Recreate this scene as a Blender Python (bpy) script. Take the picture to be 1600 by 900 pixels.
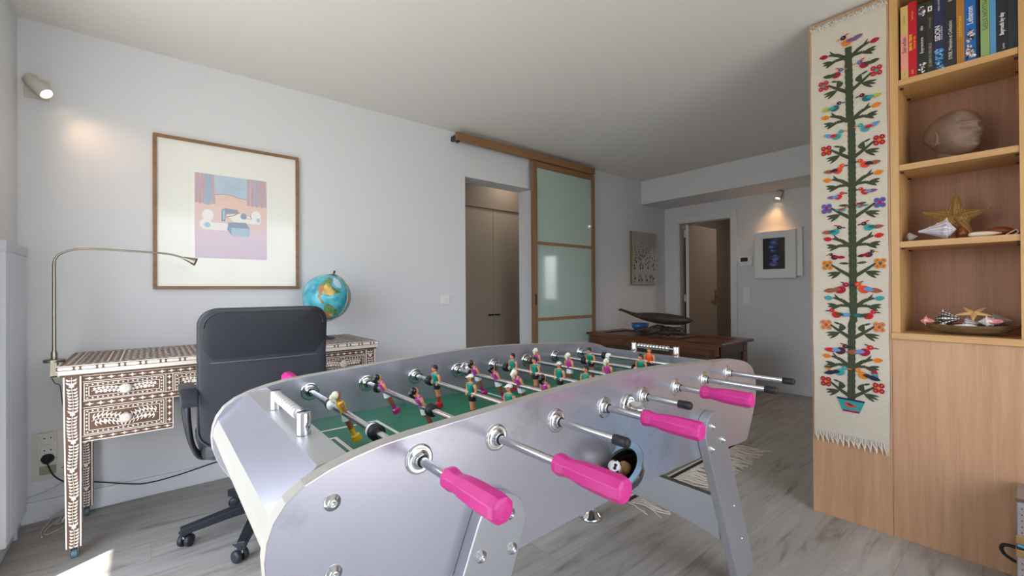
import bpy, bmesh, math, random
from mathutils import Vector, Matrix
random.seed(7)
for o in list(bpy.data.objects): bpy.data.objects.remove(o)
SC = bpy.context.scene
COL = SC.collection
PI = math.pi
def rad(a): return math.radians(a)

# ------------------------------------------------------------ camera
cam_d = bpy.data.cameras.new('camera'); cam = bpy.data.objects.new('camera', cam_d); COL.objects.link(cam)
yaw, pitch, roll = rad(39.70), rad(0.246), rad(-0.352)
fw = Vector((math.sin(yaw)*math.cos(pitch), math.cos(yaw)*math.cos(pitch), math.sin(pitch)))
rt = Vector((math.cos(yaw), -math.sin(yaw), 0)); up = rt.cross(fw)
r2 = rt*math.cos(roll)+up*math.sin(roll); u2 = -rt*math.sin(roll)+up*math.cos(roll)
M = Matrix((r2, u2, -fw)).transposed().to_4x4(); M.translation = Vector((0, 0, 1.17))
cam.matrix_world = M
cam_d.sensor_width = 36; cam_d.lens = 680.4/1600*36; cam_d.clip_start = 0.02; cam_d.clip_end = 200
SC.camera = cam

# ------------------------------------------------------------ light
SC.view_settings.view_transform = 'Standard'; SC.view_settings.look = 'None'
SC.view_settings.gamma = 1; SC.view_settings.use_curve_mapping = False
SC.view_settings.exposure = -0.12
W = bpy.data.worlds.new('daylight'); SC.world = W; W.use_nodes = True
wn = W.node_tree.nodes; wl = W.node_tree.links; wn.clear()
wo = wn.new('ShaderNodeOutputWorld'); wb = wn.new('ShaderNodeBackground'); wl.new(wb.outputs[0], wo.inputs[0])
tc = wn.new('ShaderNodeTexCoord'); sp = wn.new('ShaderNodeSeparateXYZ'); cr = wn.new('ShaderNodeValToRGB')
wl.new(tc.outputs['Generated'], sp.inputs[0]); wl.new(sp.outputs[2], cr.inputs[0]); wl.new(cr.outputs[0], wb.inputs[0])
cr.color_ramp.elements[0].position = 0.0; cr.color_ramp.elements[0].color = (.42, .42, .40, 1)
cr.color_ramp.elements[1].position = 0.12; cr.color_ramp.elements[1].color = (.80, .86, .95, 1)
cr.color_ramp.elements.new(.6).color = (.62, .74, .95, 1)
wb.inputs[1].default_value = 8.0
sun_d = bpy.data.lights.new('sun', 'SUN'); sun = bpy.data.objects.new('sun', sun_d); COL.objects.link(sun)
sun_d.energy = 16; sun_d.angle = rad(.6); sun_d.color = (1, .95, .88)
el = rad(60); sdir = Vector((.85*math.cos(el), .53*math.cos(el), -math.sin(el)))
sun.rotation_euler = sdir.to_track_quat('-Z', 'Y').to_euler(); sun.location = (-3, -2, 5)
def portal(name, loc, size, direction):
    d = bpy.data.lights.new(name, 'AREA'); d.shape = 'RECTANGLE'; d.size, d.size_y = size
    d.cycles.is_portal = True
    o = bpy.data.objects.new(name, d); COL.objects.link(o); o.location = loc
    o.rotation_euler = Vector(direction).to_track_quat('-Z', 'Y').to_euler(); return o
portal('window_portal_left', (-.66, 1.53, 1.22), (1.87, 2.36), (1, 0, 0))
portal('window_portal_right', (1.0, -1.96, 1.22), (2.3, 2.36), (0, 1, 0))
portal('window_portal_far', (5.62, .84, 1.38), (.36, .84), (-1, 0, 0))

# ------------------------------------------------------------ materials
MATS = {}
def mat(name, col, rough=.5, metal=0, bump=0, bscale=200, var=0, vscale=6, spec=.5, trans=0, ior=1.45, emit=0, stretch=None, coat=0):
    if name in MATS: return MATS[name]
    m = bpy.data.materials.new(name); m.use_nodes = True; nt = m.node_tree; n = nt.nodes; l = nt.links
    b = n['Principled BSDF']
    c = tuple(col)+(1,)
    b.inputs['Base Color'].default_value = c; b.inputs['Roughness'].default_value = rough
    b.inputs['Metallic'].default_value = metal; b.inputs['Specular IOR Level'].default_value = spec
    b.inputs['IOR'].default_value = ior
    if trans: b.inputs['Transmission Weight'].default_value = trans
    if coat: b.inputs['Coat Weight'].default_value = coat; b.inputs['Coat Roughness'].default_value = .08
    if emit: b.inputs['Emission Color'].default_value = c; b.inputs['Emission Strength'].default_value = emit
    if var or bump:
        t = n.new('ShaderNodeTexCoord'); mp = n.new('ShaderNodeMapping'); l.new(t.outputs['Object'], mp.inputs[0])
        if stretch: mp.inputs['Scale'].default_value = stretch
    if var:
        nz = n.new('ShaderNodeTexNoise'); nz.inputs['Scale'].default_value = vscale; nz.inputs['Detail'].default_value = 6
        l.new(mp.outputs[0], nz.inputs['Vector'])
        r = n.new('ShaderNodeValToRGB'); e = r.color_ramp.elements
        e[0].position = .3; e[1].position = .7
        e[0].color = tuple(max(0, x*(1-var)) for x in col)+(1,); e[1].color = tuple(min(1, x*(1+var)) for x in col)+(1,)
        l.new(nz.outputs[0], r.inputs[0]); l.new(r.outputs[0], b.inputs['Base Color'])
    if bump:
        nb = n.new('ShaderNodeTexNoise'); nb.inputs['Scale'].default_value = bscale; nb.inputs['Detail'].default_value = 3
        l.new(mp.outputs[0], nb.inputs['Vector'])
        bp = n.new('ShaderNodeBump'); bp.inputs['Strength'].default_value = bump; bp.inputs['Distance'].default_value = .002
        l.new(nb.outputs[0], bp.inputs['Height']); l.new(bp.outputs[0], b.inputs['Normal'])
    MATS[name] = m; return m
def srgb(r, g, b):
    f = lambda x: ((x/255+.055)/1.055)**2.4 if x > 10 else x/255/12.92
    return (f(r), f(g), f(b))

def wood_mat(name, c1, c2, axis='Z', scale=1.0, rough=.45):
    m = bpy.data.materials.new(name); m.use_nodes = True; n = m.node_tree.nodes; l = m.node_tree.links; b = n['Principled BSDF']
    t = n.new('ShaderNodeTexCoord'); mp = n.new('ShaderNodeMapping'); l.new(t.outputs['Object'], mp.inputs[0])
    s = [14*scale]*3; s['XYZ'.index(axis)] = .55*scale; mp.inputs['Scale'].default_value = s
    nz = n.new('ShaderNodeTexNoise'); nz.inputs['Scale'].default_value = 2.2; nz.inputs['Detail'].default_value = 8; nz.inputs['Distortion'].default_value = .6
    l.new(mp.outputs[0], nz.inputs[0])
    mp2 = n.new('ShaderNodeMapping'); l.new(t.outputs['Object'], mp2.inputs[0]); s2 = [120*scale]*3; s2['XYZ'.index(axis)] = 5*scale; mp2.inputs['Scale'].default_value = s2
    n2 = n.new('ShaderNodeTexNoise'); n2.inputs['Scale'].default_value = 2; l.new(mp2.outputs[0], n2.inputs[0])
    mx = n.new('ShaderNodeMath'); mx.operation = 'MULTIPLY_ADD'; mx.inputs[1].default_value = .35; l.new(n2.outputs[0], mx.inputs[0])
    m2 = n.new('ShaderNodeMath'); m2.operation = 'MULTIPLY'; m2.inputs[1].default_value = .65; l.new(nz.outputs[0], m2.inputs[0]); l.new(m2.outputs[0], mx.inputs[2])
    r = n.new('ShaderNodeValToRGB'); r.color_ramp.elements[0].position = .32; r.color_ramp.elements[1].position = .66
    r.color_ramp.elements[0].color = tuple(c1)+(1,); r.color_ramp.elements[1].color = tuple(c2)+(1,)
    l.new(mx.outputs[0], r.inputs[0]); l.new(r.outputs[0], b.inputs['Base Color']); b.inputs['Roughness'].default_value = rough
    MATS[name] = m; return m

def floor_mat():
    m = bpy.data.materials.new('grey_oak_planks'); m.use_nodes = True; n = m.node_tree.nodes; l = m.node_tree.links; b = n['Principled BSDF']
    t = n.new('ShaderNodeTexCoord'); mp = n.new('ShaderNodeMapping'); l.new(t.outputs['Object'], mp.inputs[0])
    br = n.new('ShaderNodeTexBrick'); br.inputs['Scale'].default_value = 1; br.inputs['Brick Width'].default_value = 1.35; br.inputs['Row Height'].default_value = .19
    br.inputs['Mortar Size'].default_value = .0012; br.inputs['Mortar Smooth'].default_value = .3; br.offset = .37
    br.inputs['Color1'].default_value = (.0, .0, .0, 1); br.inputs['Color2'].default_value = (1, 1, 1, 1); br.inputs['Mortar'].default_value = (.5, .5, .5, 1)
    l.new(mp.outputs[0], br.inputs['Vector'])
    mp2 = n.new('ShaderNodeMapping'); mp2.inputs['Scale'].default_value = (1.1, 9, 1); l.new(t.outputs['Object'], mp2.inputs[0])
    # shift the grain from plank to plank
    sc = n.new('ShaderNodeVectorMath'); sc.operation = 'SCALE'; sc.inputs['Scale'].default_value = 7.3; l.new(br.outputs['Color'], sc.inputs[0])
    ad = n.new('ShaderNodeVectorMath'); l.new(mp2.outputs[0], ad.inputs[0]); l.new(sc.outputs[0], ad.inputs[1])
    nz = n.new('ShaderNodeTexNoise'); nz.inputs['Scale'].default_value = 1.6; nz.inputs['Detail'].default_value = 9; nz.inputs['Roughness'].default_value = .62; nz.inputs['Distortion'].default_value = .9
    l.new(ad.outputs[0], nz.inputs[0])
    r = n.new('ShaderNodeValToRGB'); e = r.color_ramp.elements; e[0].position = .27; e[1].position = .72
    e[0].color = srgb(116, 109, 101)+(1,); e[1].color = srgb(190, 185, 177)+(1,); x = e.new(.43); x.color = srgb(168, 162, 154)+(1,)
    l.new(nz.outputs[0], r.inputs[0])
    mx = n.new('ShaderNodeMixRGB'); mx.blend_type = 'MULTIPLY'; mx.inputs[0].default_value = .10; l.new(r.outputs[0], mx.inputs[1]); l.new(br.outputs['Color'], mx.inputs[2])
    mo = n.new('ShaderNodeMixRGB'); mo.blend_type = 'MULTIPLY'; l.new(br.outputs['Fac'], mo.inputs[0]); l.new(mx.outputs[0], mo.inputs[1]); mo.inputs[2].default_value = (.75, .73, .7, 1)
    l.new(mo.outputs[0], b.inputs['Base Color']); b.inputs['Roughness'].default_value = .42
    bp = n.new('ShaderNodeBump'); bp.inputs['Strength'].default_value = .15; bp.inputs['Distance'].default_value = .003; l.new(nz.outputs[0], bp.inputs['Height']); l.new(bp.outputs[0], b.inputs['Normal'])
    MATS['floor'] = m; return m

FLOOR = floor_mat()
WALL = mat('white_wall_paint', srgb(219, 220, 222), .85, bump=.08, bscale=90)
CEIL = mat('ceiling_paint', srgb(230, 227, 221), .9)
TRIM = mat('white_trim', srgb(222, 223, 225), .45)
TAUPE = mat('taupe_wall', srgb(136, 122, 107), .6)
TAUPE2 = mat('taupe_lacquer', srgb(158, 146, 130), .45)
OAK = wood_mat('oak_trim', srgb(116, 84, 58), srgb(146, 112, 80), 'Z')
OAKX = wood_mat('oak_trim_long', srgb(122, 86, 54), srgb(152, 114, 76), 'X')
BEECH = wood_mat('beech_front', srgb(176, 132, 98), srgb(200, 156, 120), 'Z', .8, .42)
BEECHE = wood_mat('beech_edge', srgb(186, 142, 88), srgb(204, 160, 104), 'Z', .8, .4)
BEECHS = wood_mat('beech_shelf', srgb(182, 138, 86), srgb(202, 158, 104), 'Y', .8, .4)
WALNUT = wood_mat('dark_carved_oak', srgb(58, 32, 18), srgb(118, 70, 38), 'Y', .7, .33)
WALNUTD = wood_mat('dark_oak_panel', srgb(34, 20, 13), srgb(70, 42, 25), 'Y', .7, .35)
DRIFT = mat('weathered_dark_wood', srgb(62, 50, 42), .5, bump=1.0, bscale=70, var=.5, vscale=12)
CHROME = mat('chrome', (.70, .71, .72), .12, 1)
ROD = mat('polished_steel_rod', (.62, .63, .65), .2, 1)
ALU = mat('brushed_aluminium', (.55, .55, .565), .46, .85, bump=.12, bscale=120, stretch=(1, 12, 1))
def panel_mat():
    m = bpy.data.materials.new('silver_laminate'); m.use_nodes = True; n = m.node_tree.nodes; l = m.node_tree.links; b = n['Principled BSDF']
    b.inputs['Base Color'].default_value = srgb(182, 180, 190)+(1,); b.inputs['Metallic'].default_value = .72; b.inputs['Roughness'].default_value = .25
    t = n.new('ShaderNodeTexCoord'); v = n.new('ShaderNodeTexVoronoi'); v.inputs['Scale'].default_value = 420; l.new(t.outputs['Object'], v.inputs['Vector'])
    bp = n.new('ShaderNodeBump'); bp.inputs['Strength'].default_value = .05; bp.inputs['Distance'].default_value = .0004; l.new(v.outputs['Distance'], bp.inputs['Height']); l.new(bp.outputs[0], b.inputs['Normal'])
    nz = n.new('ShaderNodeTexNoise'); nz.inputs['Scale'].default_value = 5; nz.inputs['Detail'].default_value = 8; nz.inputs['Roughness'].default_value = .7; l.new(t.outputs['Object'], nz.inputs[0])
    r = n.new('ShaderNodeValToRGB'); e = r.color_ramp.elements; e[0].position = .30; e[0].color = srgb(160, 156, 160)+(1,); e[1].position = .46; e[1].color = srgb(182, 180, 190)+(1,)
    l.new(nz.outputs[0], r.inputs[0]); l.new(r.outputs[0], b.inputs['Base Color']); MATS['panel'] = m; return m
PANEL = panel_mat()
LEG = mat('satin_silver_leg', srgb(172, 172, 176), .36, .7)
EDGE = mat('champagne_edge_band', srgb(166, 160, 150), .5, .15)
CREAM = mat('cream_end_band', srgb(160, 156, 146), .45)
GREEN = mat('green_field', srgb(34, 116, 86), .5)
WHITE = mat('white_plastic', srgb(235, 235, 232), .4)
OFFW = mat('ivory_plastic', srgb(218, 214, 203), .4)
BLACK = mat('black_rubber', srgb(26, 27, 30), .5)
DARK = mat('dark_plastic', srgb(40, 43, 50), .42)
PINK = mat('pink_handle', srgb(196, 42, 128), .36, var=.05, vscale=30)

# ------------------------------------------------------------ mesh builder
class MB:
    def __init__(s): s.v = []; s.f = []; s.m = []; s.s = []; s.mats = []
    def mi(s, m):
        if m not in s.mats: s.mats.append(m)
        return s.mats.index(m)
    def add(s, vs, fs, m, smooth=False):
        o = len(s.v); s.v += [Vector(p) for p in vs]; k = s.mi(m)
        for f in fs: s.f.append([i+o for i in f]); s.m.append(k); s.s.append(smooth)
        return s
    def box(s, x0, x1, y0, y1, z0, z1, m):
        vs = [(x, y, z) for x in (x0, x1) for y in (y0, y1) for z in (z0, z1)]
        return s.add(vs, [(0, 1, 3, 2), (4, 6, 7, 5), (0, 4, 5, 1), (2, 3, 7, 6), (0, 2, 6, 4), (1, 5, 7, 3)], m)
    def poly(s, pts, m): return s.add(pts, [list(range(len(pts)))], m)
    def lathe(s, prof, m, o=(0, 0, 0), axis='Z', n=32, smooth=True, caps=True, ang=None):
        """prof: list of (radius, height) along axis"""
        vs = []; fs = []; k = len(prof)
        for i in range(n):
            a = 2*PI*i/n; c, q = math.cos(a), math.sin(a)
            for r, h in prof:
                if axis == 'Z': p = (r*c, r*q, h)
                elif axis == 'Y': p = (r*c, h, r*q)
                elif axis == 'X': p = (h, r*c, r*q)
                else: # vector
                    A = Vector(axis).normalized(); B = A.orthogonal().normalized(); D = A.cross(B); p = B*(r*c)+D*(r*q)+A*h
                vs.append(Vector(p)+Vector(o))
        for i in range(n):
            j = (i+1) % n
            for t in range(k-1): fs.append((i*k+t, j*k+t, j*k+t+1, i*k+t+1))
        s.add(vs, fs, m, smooth)
        if caps:
            for t in (0, k-1):
                if prof[t][0] > 1e-5: s.add([vs[i*k+t] for i in range(n)], [list(range(n))], m)
        return s
    def cyl(s, p0, p1, r, m, n=20, r1=None):
        p0, p1 = Vector(p0), Vector(p1); d = p1-p0
        return s.lathe([(r, 0), (r if r1 is None else r1, d.length)], m, p0, tuple(d), n)
    def sphere(s, c, r, m, n=16, sc=(1, 1, 1)):
        k = n//2; vs = []; fs = []
        for i in range(k+1):
            a = PI*i/k
            for j in range(n):
                b = 2*PI*j/n; vs.append((c[0]+r*sc[0]*math.sin(a)*math.cos(b), c[1]+r*sc[1]*math.sin(a)*math.sin(b), c[2]+r*sc[2]*math.cos(a)))
        for i in range(k):
            for j in range(n): fs.append((i*n+j, (i+1)*n+j, (i+1)*n+(j+1) % n, i*n+(j+1) % n))
        return s.add(vs, fs, m, True)
    def loft(s, rings, ms, cap=True, smooth=True):
        """rings: lists of equal-length point loops; ms: a material or one per span"""
        n = len(rings[0])
        for t in range(len(rings)-1):
            m = ms[t] if isinstance(ms, list) else ms
            s.add(rings[t]+rings[t+1], [(i, (i+1) % n, n+(i+1) % n, n+i) for i in range(n)], m, smooth)
        if cap:
            s.add(rings[0], [list(range(n))], ms[0] if isinstance(ms, list) else ms); s.add(rings[-1], [list(range(n))], ms[-1] if isinstance(ms, list) else ms)
        return s
    def tube(s, path, r, m, n=10, closed=False, flat=None):
        path = [Vector(p) for p in path]; rings = []; N = len(path); prev = None
        for i, p in enumerate(path):
            a = path[i-1] if (i or closed) else p; b = path[(i+1) % N] if (i < N-1 or closed) else p
            t = (b-a).normalized()
            if prev is None: q = t.orthogonal().normalized() if flat is None else (Vector(flat)-t*t.dot(Vector(flat))).normalized()
            else: q = (prev-t*t.dot(prev)).normalized()
            prev = q; w = t.cross(q); rr = r[i] if isinstance(r, (list, tuple)) else r
            r1, r2_ = rr if isinstance(rr, (list, tuple)) else (rr, rr)
            rings.append([p+q*(r1*math.cos(2*PI*k/n))+w*(r2_*math.sin(2*PI*k/n)) for k in range(n)])
        if closed: rings.append(rings[0])
        return s.loft(rings, m, cap=not closed)
    def prism(s, poly, ax, d0, d1, m, me=None, smooth=False):
        """poly 2D extruded along ax. ax 'Y': (x,z); 'X': (y,z); 'Z': (x,y)"""
        def P(p, d): return {'Y': (p[0], d, p[1]), 'X': (d, p[0], p[1]), 'Z': (p[0], p[1], d)}[ax]
        a = [P(p, d0) for p in poly]; b = [P(p, d1) for p in poly]; n = len(poly)
        s.add(a, [list(range(n))], m); s.add(b, [list(range(n))], m)
        s.add(a+b, [(i, (i+1) % n, n+(i+1) % n, n+i) for i in range(n)], me or m, smooth); return s
    def xform(s, M):
        s.v = [M @ v for v in s.v]; return s
    def build(s, name, parent=None, bevel=0, subsurf=0, world=True, seg=2, weld=False):
        me = bpy.data.meshes.new(name); off = Vector((0, 0, 0)); root = parent
        if world:
            while root is not None: off += root.location; root = root.parent
        me.from_pydata([tuple(v-off) for v in s.v], [], s.f)
        for m in s.mats: me.materials.append(m)
        me.polygons.foreach_set('material_index', s.m); me.polygons.foreach_set('use_smooth', s.s)
        bm = bmesh.new(); bm.from_mesh(me)
        if weld or subsurf or bevel: bmesh.ops.remove_doubles(bm, verts=bm.verts, dist=1e-5)
        bmesh.ops.recalc_face_normals(bm, faces=bm.faces); bm.to_mesh(me); bm.free(); me.update()
        o = bpy.data.objects.new(name, me); COL.objects.link(o)
        if parent is not None: o.parent = parent
        if bevel:
            b = o.modifiers.new('bevel', 'BEVEL'); b.width = bevel; b.segments = seg; b.limit_method = 'ANGLE'; b.angle_limit = rad(35)
        if subsurf:
            b = o.modifiers.new('subsurf', 'SUBSURF'); b.levels = subsurf; b.render_levels = subsurf
        return o
def tag(o, label=None, cat=None, group=None, kind=None):
    if label: o['label'] = label
    if cat: o['category'] = cat
    if group: o['group'] = group
    if kind: o['kind'] = kind
    return o
def thing(name, label, cat, loc=(0, 0, 0), group=None, kind=None):
    o = bpy.data.objects.new(name, None); COL.objects.link(o); o.location = loc; o.empty_display_size = .1
    return tag(o, label, cat, group, kind)
def dup_tree(o, parent=None):
    c = o.copy(); COL.objects.link(c); c.parent = parent
    for ch in o.children: dup_tree(ch, c)
    return c
def rrect(x0, x1, y0, y1, r, n=6):
    out = []
    for cx, cy, a0 in ((x1-r, y1-r, 0), (x0+r, y1-r, 90), (x0+r, y0+r, 180), (x1-r, y0+r, 270)):
        for i in range(n+1):
            a = rad(a0+90*i/n); out.append((cx+r*math.cos(a), cy+r*math.sin(a)))
    return out
def bez(p0, p1, p2, p3, n=12):
    p0, p1, p2, p3 = map(Vector, (p0, p1, p2, p3)); return [p0*(1-t)**3+p1*3*t*(1-t)**2+p2*3*t*t*(1-t)+p3*t**3 for t in [i/n for i in range(n+1)]]
def spline(pts, n=8):
    pts = [Vector(p) for p in pts]; P = [pts[0]*2-pts[1]]+pts+[pts[-1]*2-pts[-2]]; out = []
    for i in range(1, len(P)-2):
        a, b, c, d = P[i-1:i+3]
        for k in range(n):
            t = k/n; out.append(.5*((2*b)+(c-a)*t+(2*a-5*b+4*c-d)*t*t+(3*b-a-3*c+d)*t**3))
    out.append(pts[-1]); return out

# flat art: 2D shapes laid on a real surface, a hair above it
class Art:
    def __init__(s, mb, o, u, v, nrm, step=.00025):
        s.mb = mb; s.c = 0; s.o = Vector(o); s.u = Vector(u); s.v = Vector(v); s.n = Vector(nrm); s.step = step
    def P(s, p, layer=1): return s.o+s.u*p[0]+s.v*p[1]+s.n*(s.step*(layer+.0055*(s.c % 160)))
    def poly(s, pts, m, layer=1):
        s.c += 1; s.mb.add([s.P(p, layer) for p in pts], [list(range(len(pts)))], m)
    def rect(s, x0, x1, y0, y1, m, layer=1): s.poly([(x0, y0), (x1, y0), (x1, y1), (x0, y1)], m, layer)
    def frame(s, x0, x1, y0, y1, w, m, layer=1):
        s.rect(x0, x1, y0, y0+w, m, layer); s.rect(x0, x1, y1-w, y1, m, layer); s.rect(x0, x0+w, y0+w, y1-w, m, layer); s.rect(x1-w, x1, y0+w, y1-w, m, layer)
    def ell(s, c, rx, ry, m, layer=1, n=14, a=0):
        ca, sa = math.cos(a), math.sin(a)
        s.poly([(c[0]+rx*math.cos(t)*ca-ry*math.sin(t)*sa, c[1]+rx*math.cos(t)*sa+ry*math.sin(t)*ca) for t in [2*PI*i/n for i in range(n)]], m, layer)
    def leaf(s, p, q, w, m, layer=1, n=5, bend=0):
        """lens from p to q, half-width w, optional sideways bend"""
        dx, dy = q[0]-p[0], q[1]-p[1]; L = math.hypot(dx, dy) or 1e-6; nx, ny = -dy/L, dx/L; A = []; B = []
        for i in range(n+1):
            t = i/n; ww = w*math.sin(PI*t)**.8 if 0 < t < 1 else 0; c = bend*L*math.sin(PI*t); x = p[0]+dx*t+nx*c; y = p[1]+dy*t+ny*c
            A.append((x+nx*ww, y+ny*ww)); B.append((x-nx*ww, y-ny*ww))
        s.poly(A+B[-2:0:-1], m, layer)
    def stroke(s, pts, w, m, layer=1):
        for i in range(len(pts)-1):
            a, b = pts[i], pts[i+1]; dx, dy = b[0]-a[0], b[1]-a[1]; L = math.hypot(dx, dy) or 1e-6
            w0 = w[i] if isinstance(w, list) else w; w1 = w[i+1] if isinstance(w, list) else w
            nx, ny = -dy/L/2, dx/L/2; s.poly([(a[0]+nx*w0, a[1]+ny*w0), (a[0]-nx*w0, a[1]-ny*w0), (b[0]-nx*w1, b[1]-ny*w1), (b[0]+nx*w1, b[1]+ny*w1)], m, layer)
    def text(s, txt, x, y, size, m, layer=2, rot=0, sx=1, align='LEFT', bold=0):
        c = bpy.data.curves.new('t', 'FONT'); c.body = txt; c.size = size; c.align_x = align; c.align_y = 'CENTER'; c.resolution_u = 3; c.offset = bold
        o = bpy.data.objects.new('t', c); me = bpy.data.meshes.new_from_object(o)
        ca, sa = math.cos(rot), math.sin(rot)
        vs = [s.P((x+v.co.x*sx*ca-v.co.y*sa, y+v.co.x*sx*sa+v.co.y*ca), layer) for v in me.vertices]
        s.mb.add(vs, [list(p.vertices) for p in me.polygons], m)
        bpy.data.objects.remove(o); bpy.data.curves.remove(c); bpy.data.meshes.remove(me)
# ============================================================ the room
XL, XF, YB, YR, ZC = -.515, 5.47, 3.275, -1.75, 2.565
def struct(mb, name, label, cat, parent=None, **k):
    o = mb.build(name, parent, **k)
    if parent is None: tag(o, label, cat, kind='structure')
    return o
struct(MB().box(XL-.14, 7.4, YR-.2, 4.6, -.08, 0, FLOOR), 'floor', 'grey oak plank floor of the room', 'floor')
struct(MB().box(XL-.14, 7.4, YR-.2, 4.6, ZC, ZC+.12, CEIL), 'ceiling', 'flat white painted ceiling above the whole room', 'ceiling')
# long wall with doorway opening
w = MB(); DX0, DX1, DZ = 2.178, 2.985, 2.192
w.box(XL-.14, DX0, YB, YB+.2, 0, ZC, WALL); w.box(DX0, DX1, YB, YB+.2, DZ, ZC, WALL); w.box(DX1, 7.4, YB, YB+.2, 0, ZC, WALL)
struct(w, 'wall_back', 'long white wall behind the desk and framed print', 'wall', weld=True)
# far wall with the door opening and a window behind the bookcase
w = MB(); FY0, FY1, FZ = 2.377, 3.073, 2.055
w.box(XF, XF+.12, FY1, YB, 0, ZC, WALL); w.box(XF, XF+.12, FY0, FY1, FZ, ZC, WALL); w.box(XF, XF+.12, 1.15, FY0, 0, ZC, WALL)
w.box(XF, XF+.12, 1.04, 1.15, 0, ZC, WALL); w.box(XF, XF+.12, .6, 1.04, 0, .95, WALL); w.box(XF, XF+.12, .6, 1.04, 1.82, ZC, WALL); w.box(XF, XF+.12, YR, .6, 0, ZC, WALL)
struct(w, 'wall_far', 'white end wall with the inner door and thermostat', 'wall', weld=True)
# left wall with the balcony glazing
w = MB(); w.box(XL-.14, XL, 2.47, YB, 0, ZC, WALL); w.box(XL-.14, XL, .6, 2.47, 2.40, ZC, WALL); w.box(XL-.14, XL, YR-.2, .6, 0, ZC, WALL)
struct(w, 'wall_left', 'white wall at the left with balcony window and radiator', 'wall', weld=True)
w = MB(); w.box(XL, -.1, YR-.2, YR, 0, ZC, WALL); w.box(-.1, 2.1, YR-.2, YR, 2.40, ZC, WALL); w.box(2.1, 7.4, YR-.2, YR, 0, ZC, WALL)
struct(w, 'wall_right', 'white wall behind the camera with a tall window', 'wall', weld=True)
FR = mat('window_frame_white', srgb(225, 225, 225), .4)
def window(name, ax, c, a0, a1, z0, z1, posts):
    m = MB(); t = .05
    def b(p0, p1, q0, q1):
        if ax == 'X': m.box(c-.03, c+.03, p0, p1, q0, q1, FR)
        else: m.box(p0, p1, c-.03, c+.03, q0, q1, FR)
    b(a0, a1, z0, z0+t); b(a0, a1, z1-t, z1); b(a0, a0+t, z0+t, z1-t); b(a1-t, a1, z0+t, z1-t)
    for p in posts: b(p-.03, p+.03, z0+t, z1-t)
    o = m.build(name); tag(o, 'white framed window', 'window', kind='structure'); return o
tag(window('window_1', 'X', XL-.10, .6, 2.47, 0.0, 2.40, [1.2]), 'tall white framed balcony window in the left wall')
tag(window('window_2', 'Y', YR-.12, -.1, 2.1, 0.0, 2.40, [1.0]), 'tall white framed window behind the camera')
tag(window('window_3', 'X', XF+.06, .6, 1.04, .95, 1.82, []), 'small window in the end wall hidden behind the bookcase')
# balcony slab above the glazing (shades the sun) and its floor
SLAB = mat('balcony_concrete', srgb(190, 188, 184), .8)
tag(MB().box(-1.32, XL-.14, -3, 5, 2.40, 2.6, SLAB).build('trim_1'), 'concrete balcony slab above the left window', 'balcony slab', kind='structure')
tag(MB().box(-1.7, XL-.14, -3, 5, -.3, -.05, SLAB).build('trim_2'), 'pale balcony floor outside the left window', 'balcony floor', kind='structure')
# beam under the ceiling
tag(MB().box(4.912, XF, YR, YB, 2.268, ZC, WALL).build('trim_3'), 'boxed white beam along the top of the end wall', 'beam', kind='structure')
# baseboards
def base(name, boxes, label):
    m = MB()
    for b in boxes: m.box(*b, TRIM)
    tag(m.build(name, bevel=.003), label, 'baseboard', kind='structure')
base('baseboard_back', [(XL, DX0, YB-.014, YB, 0, .105), (DX1, XF, YB-.014, YB, 0, .105)], 'white baseboard along the long wall')
base('baseboard_far', [(XF-.014, XF, FY1+.06, YB-.014, 0, .105), (XF-.014, XF, .9, FY0-.07, 0, .105)], 'white baseboard under the thermostat wall')
base('baseboard_left', [(XL, XL+.014, 2.47, YB-.014, 0, .105)], 'white baseboard under the radiator')
# door casing in the far wall
c = MB(); cw = .065
for y0, y1, z0, z1 in ((FY0-cw, FY0, 0, FZ+cw), (FY1, FY1+cw, 0, FZ+cw), (FY0, FY1, FZ, FZ+cw)): c.box(XF-.018, XF, y0, y1, z0, z1, TRIM)
c.box(XF-.008, XF+.13, FY0-.001, FY0+.016, 0, FZ, TRIM); c.box(XF-.008, XF+.13, FY1-.016, FY1+.001, 0, FZ, TRIM); c.box(XF-.008, XF+.13, FY0, FY1, FZ-.016, FZ+.001, TRIM)
tag(c.build('trim_4', bevel=.004), 'white moulded casing around the inner door', 'door casing', kind='structure')
# door leaf, swung open into the next room
d = thing('door_2', 'beige inner door standing open into the hall', 'door', (XF+.14, 2.99, 0), kind='structure')
LEAF = mat('beige_door', srgb(164, 146, 130), .5); HBR = mat('brushed_brass', srgb(190, 160, 110), .3, 1)
m = MB(); m.box(XF+.05, XF+.84, 2.957, 2.997, .008, 2.03, LEAF); m.box(XF+.045, XF+.05, 2.957, 2.997, .008, 2.03, TRIM); m.build('door_leaf', d, bevel=.002)
m = MB(); m.box(XF+.765, XF+.80, 2.95, 2.957, .93, 1.15, HBR); m.cyl((XF+.78, 2.957, 1.06), (XF+.78, 2.91, 1.06), .009, HBR); m.cyl((XF+.785, 2.912, 1.06), (XF+.67, 2.912, 1.06), .009, HBR); m.build('door_handle', d)
for z in (.25, 1.0, 1.86): MB().cyl((XF+.035, 3.005, z), (XF+.035, 3.005, z+.09), .009, WHITE).build('hinge', d)
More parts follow.
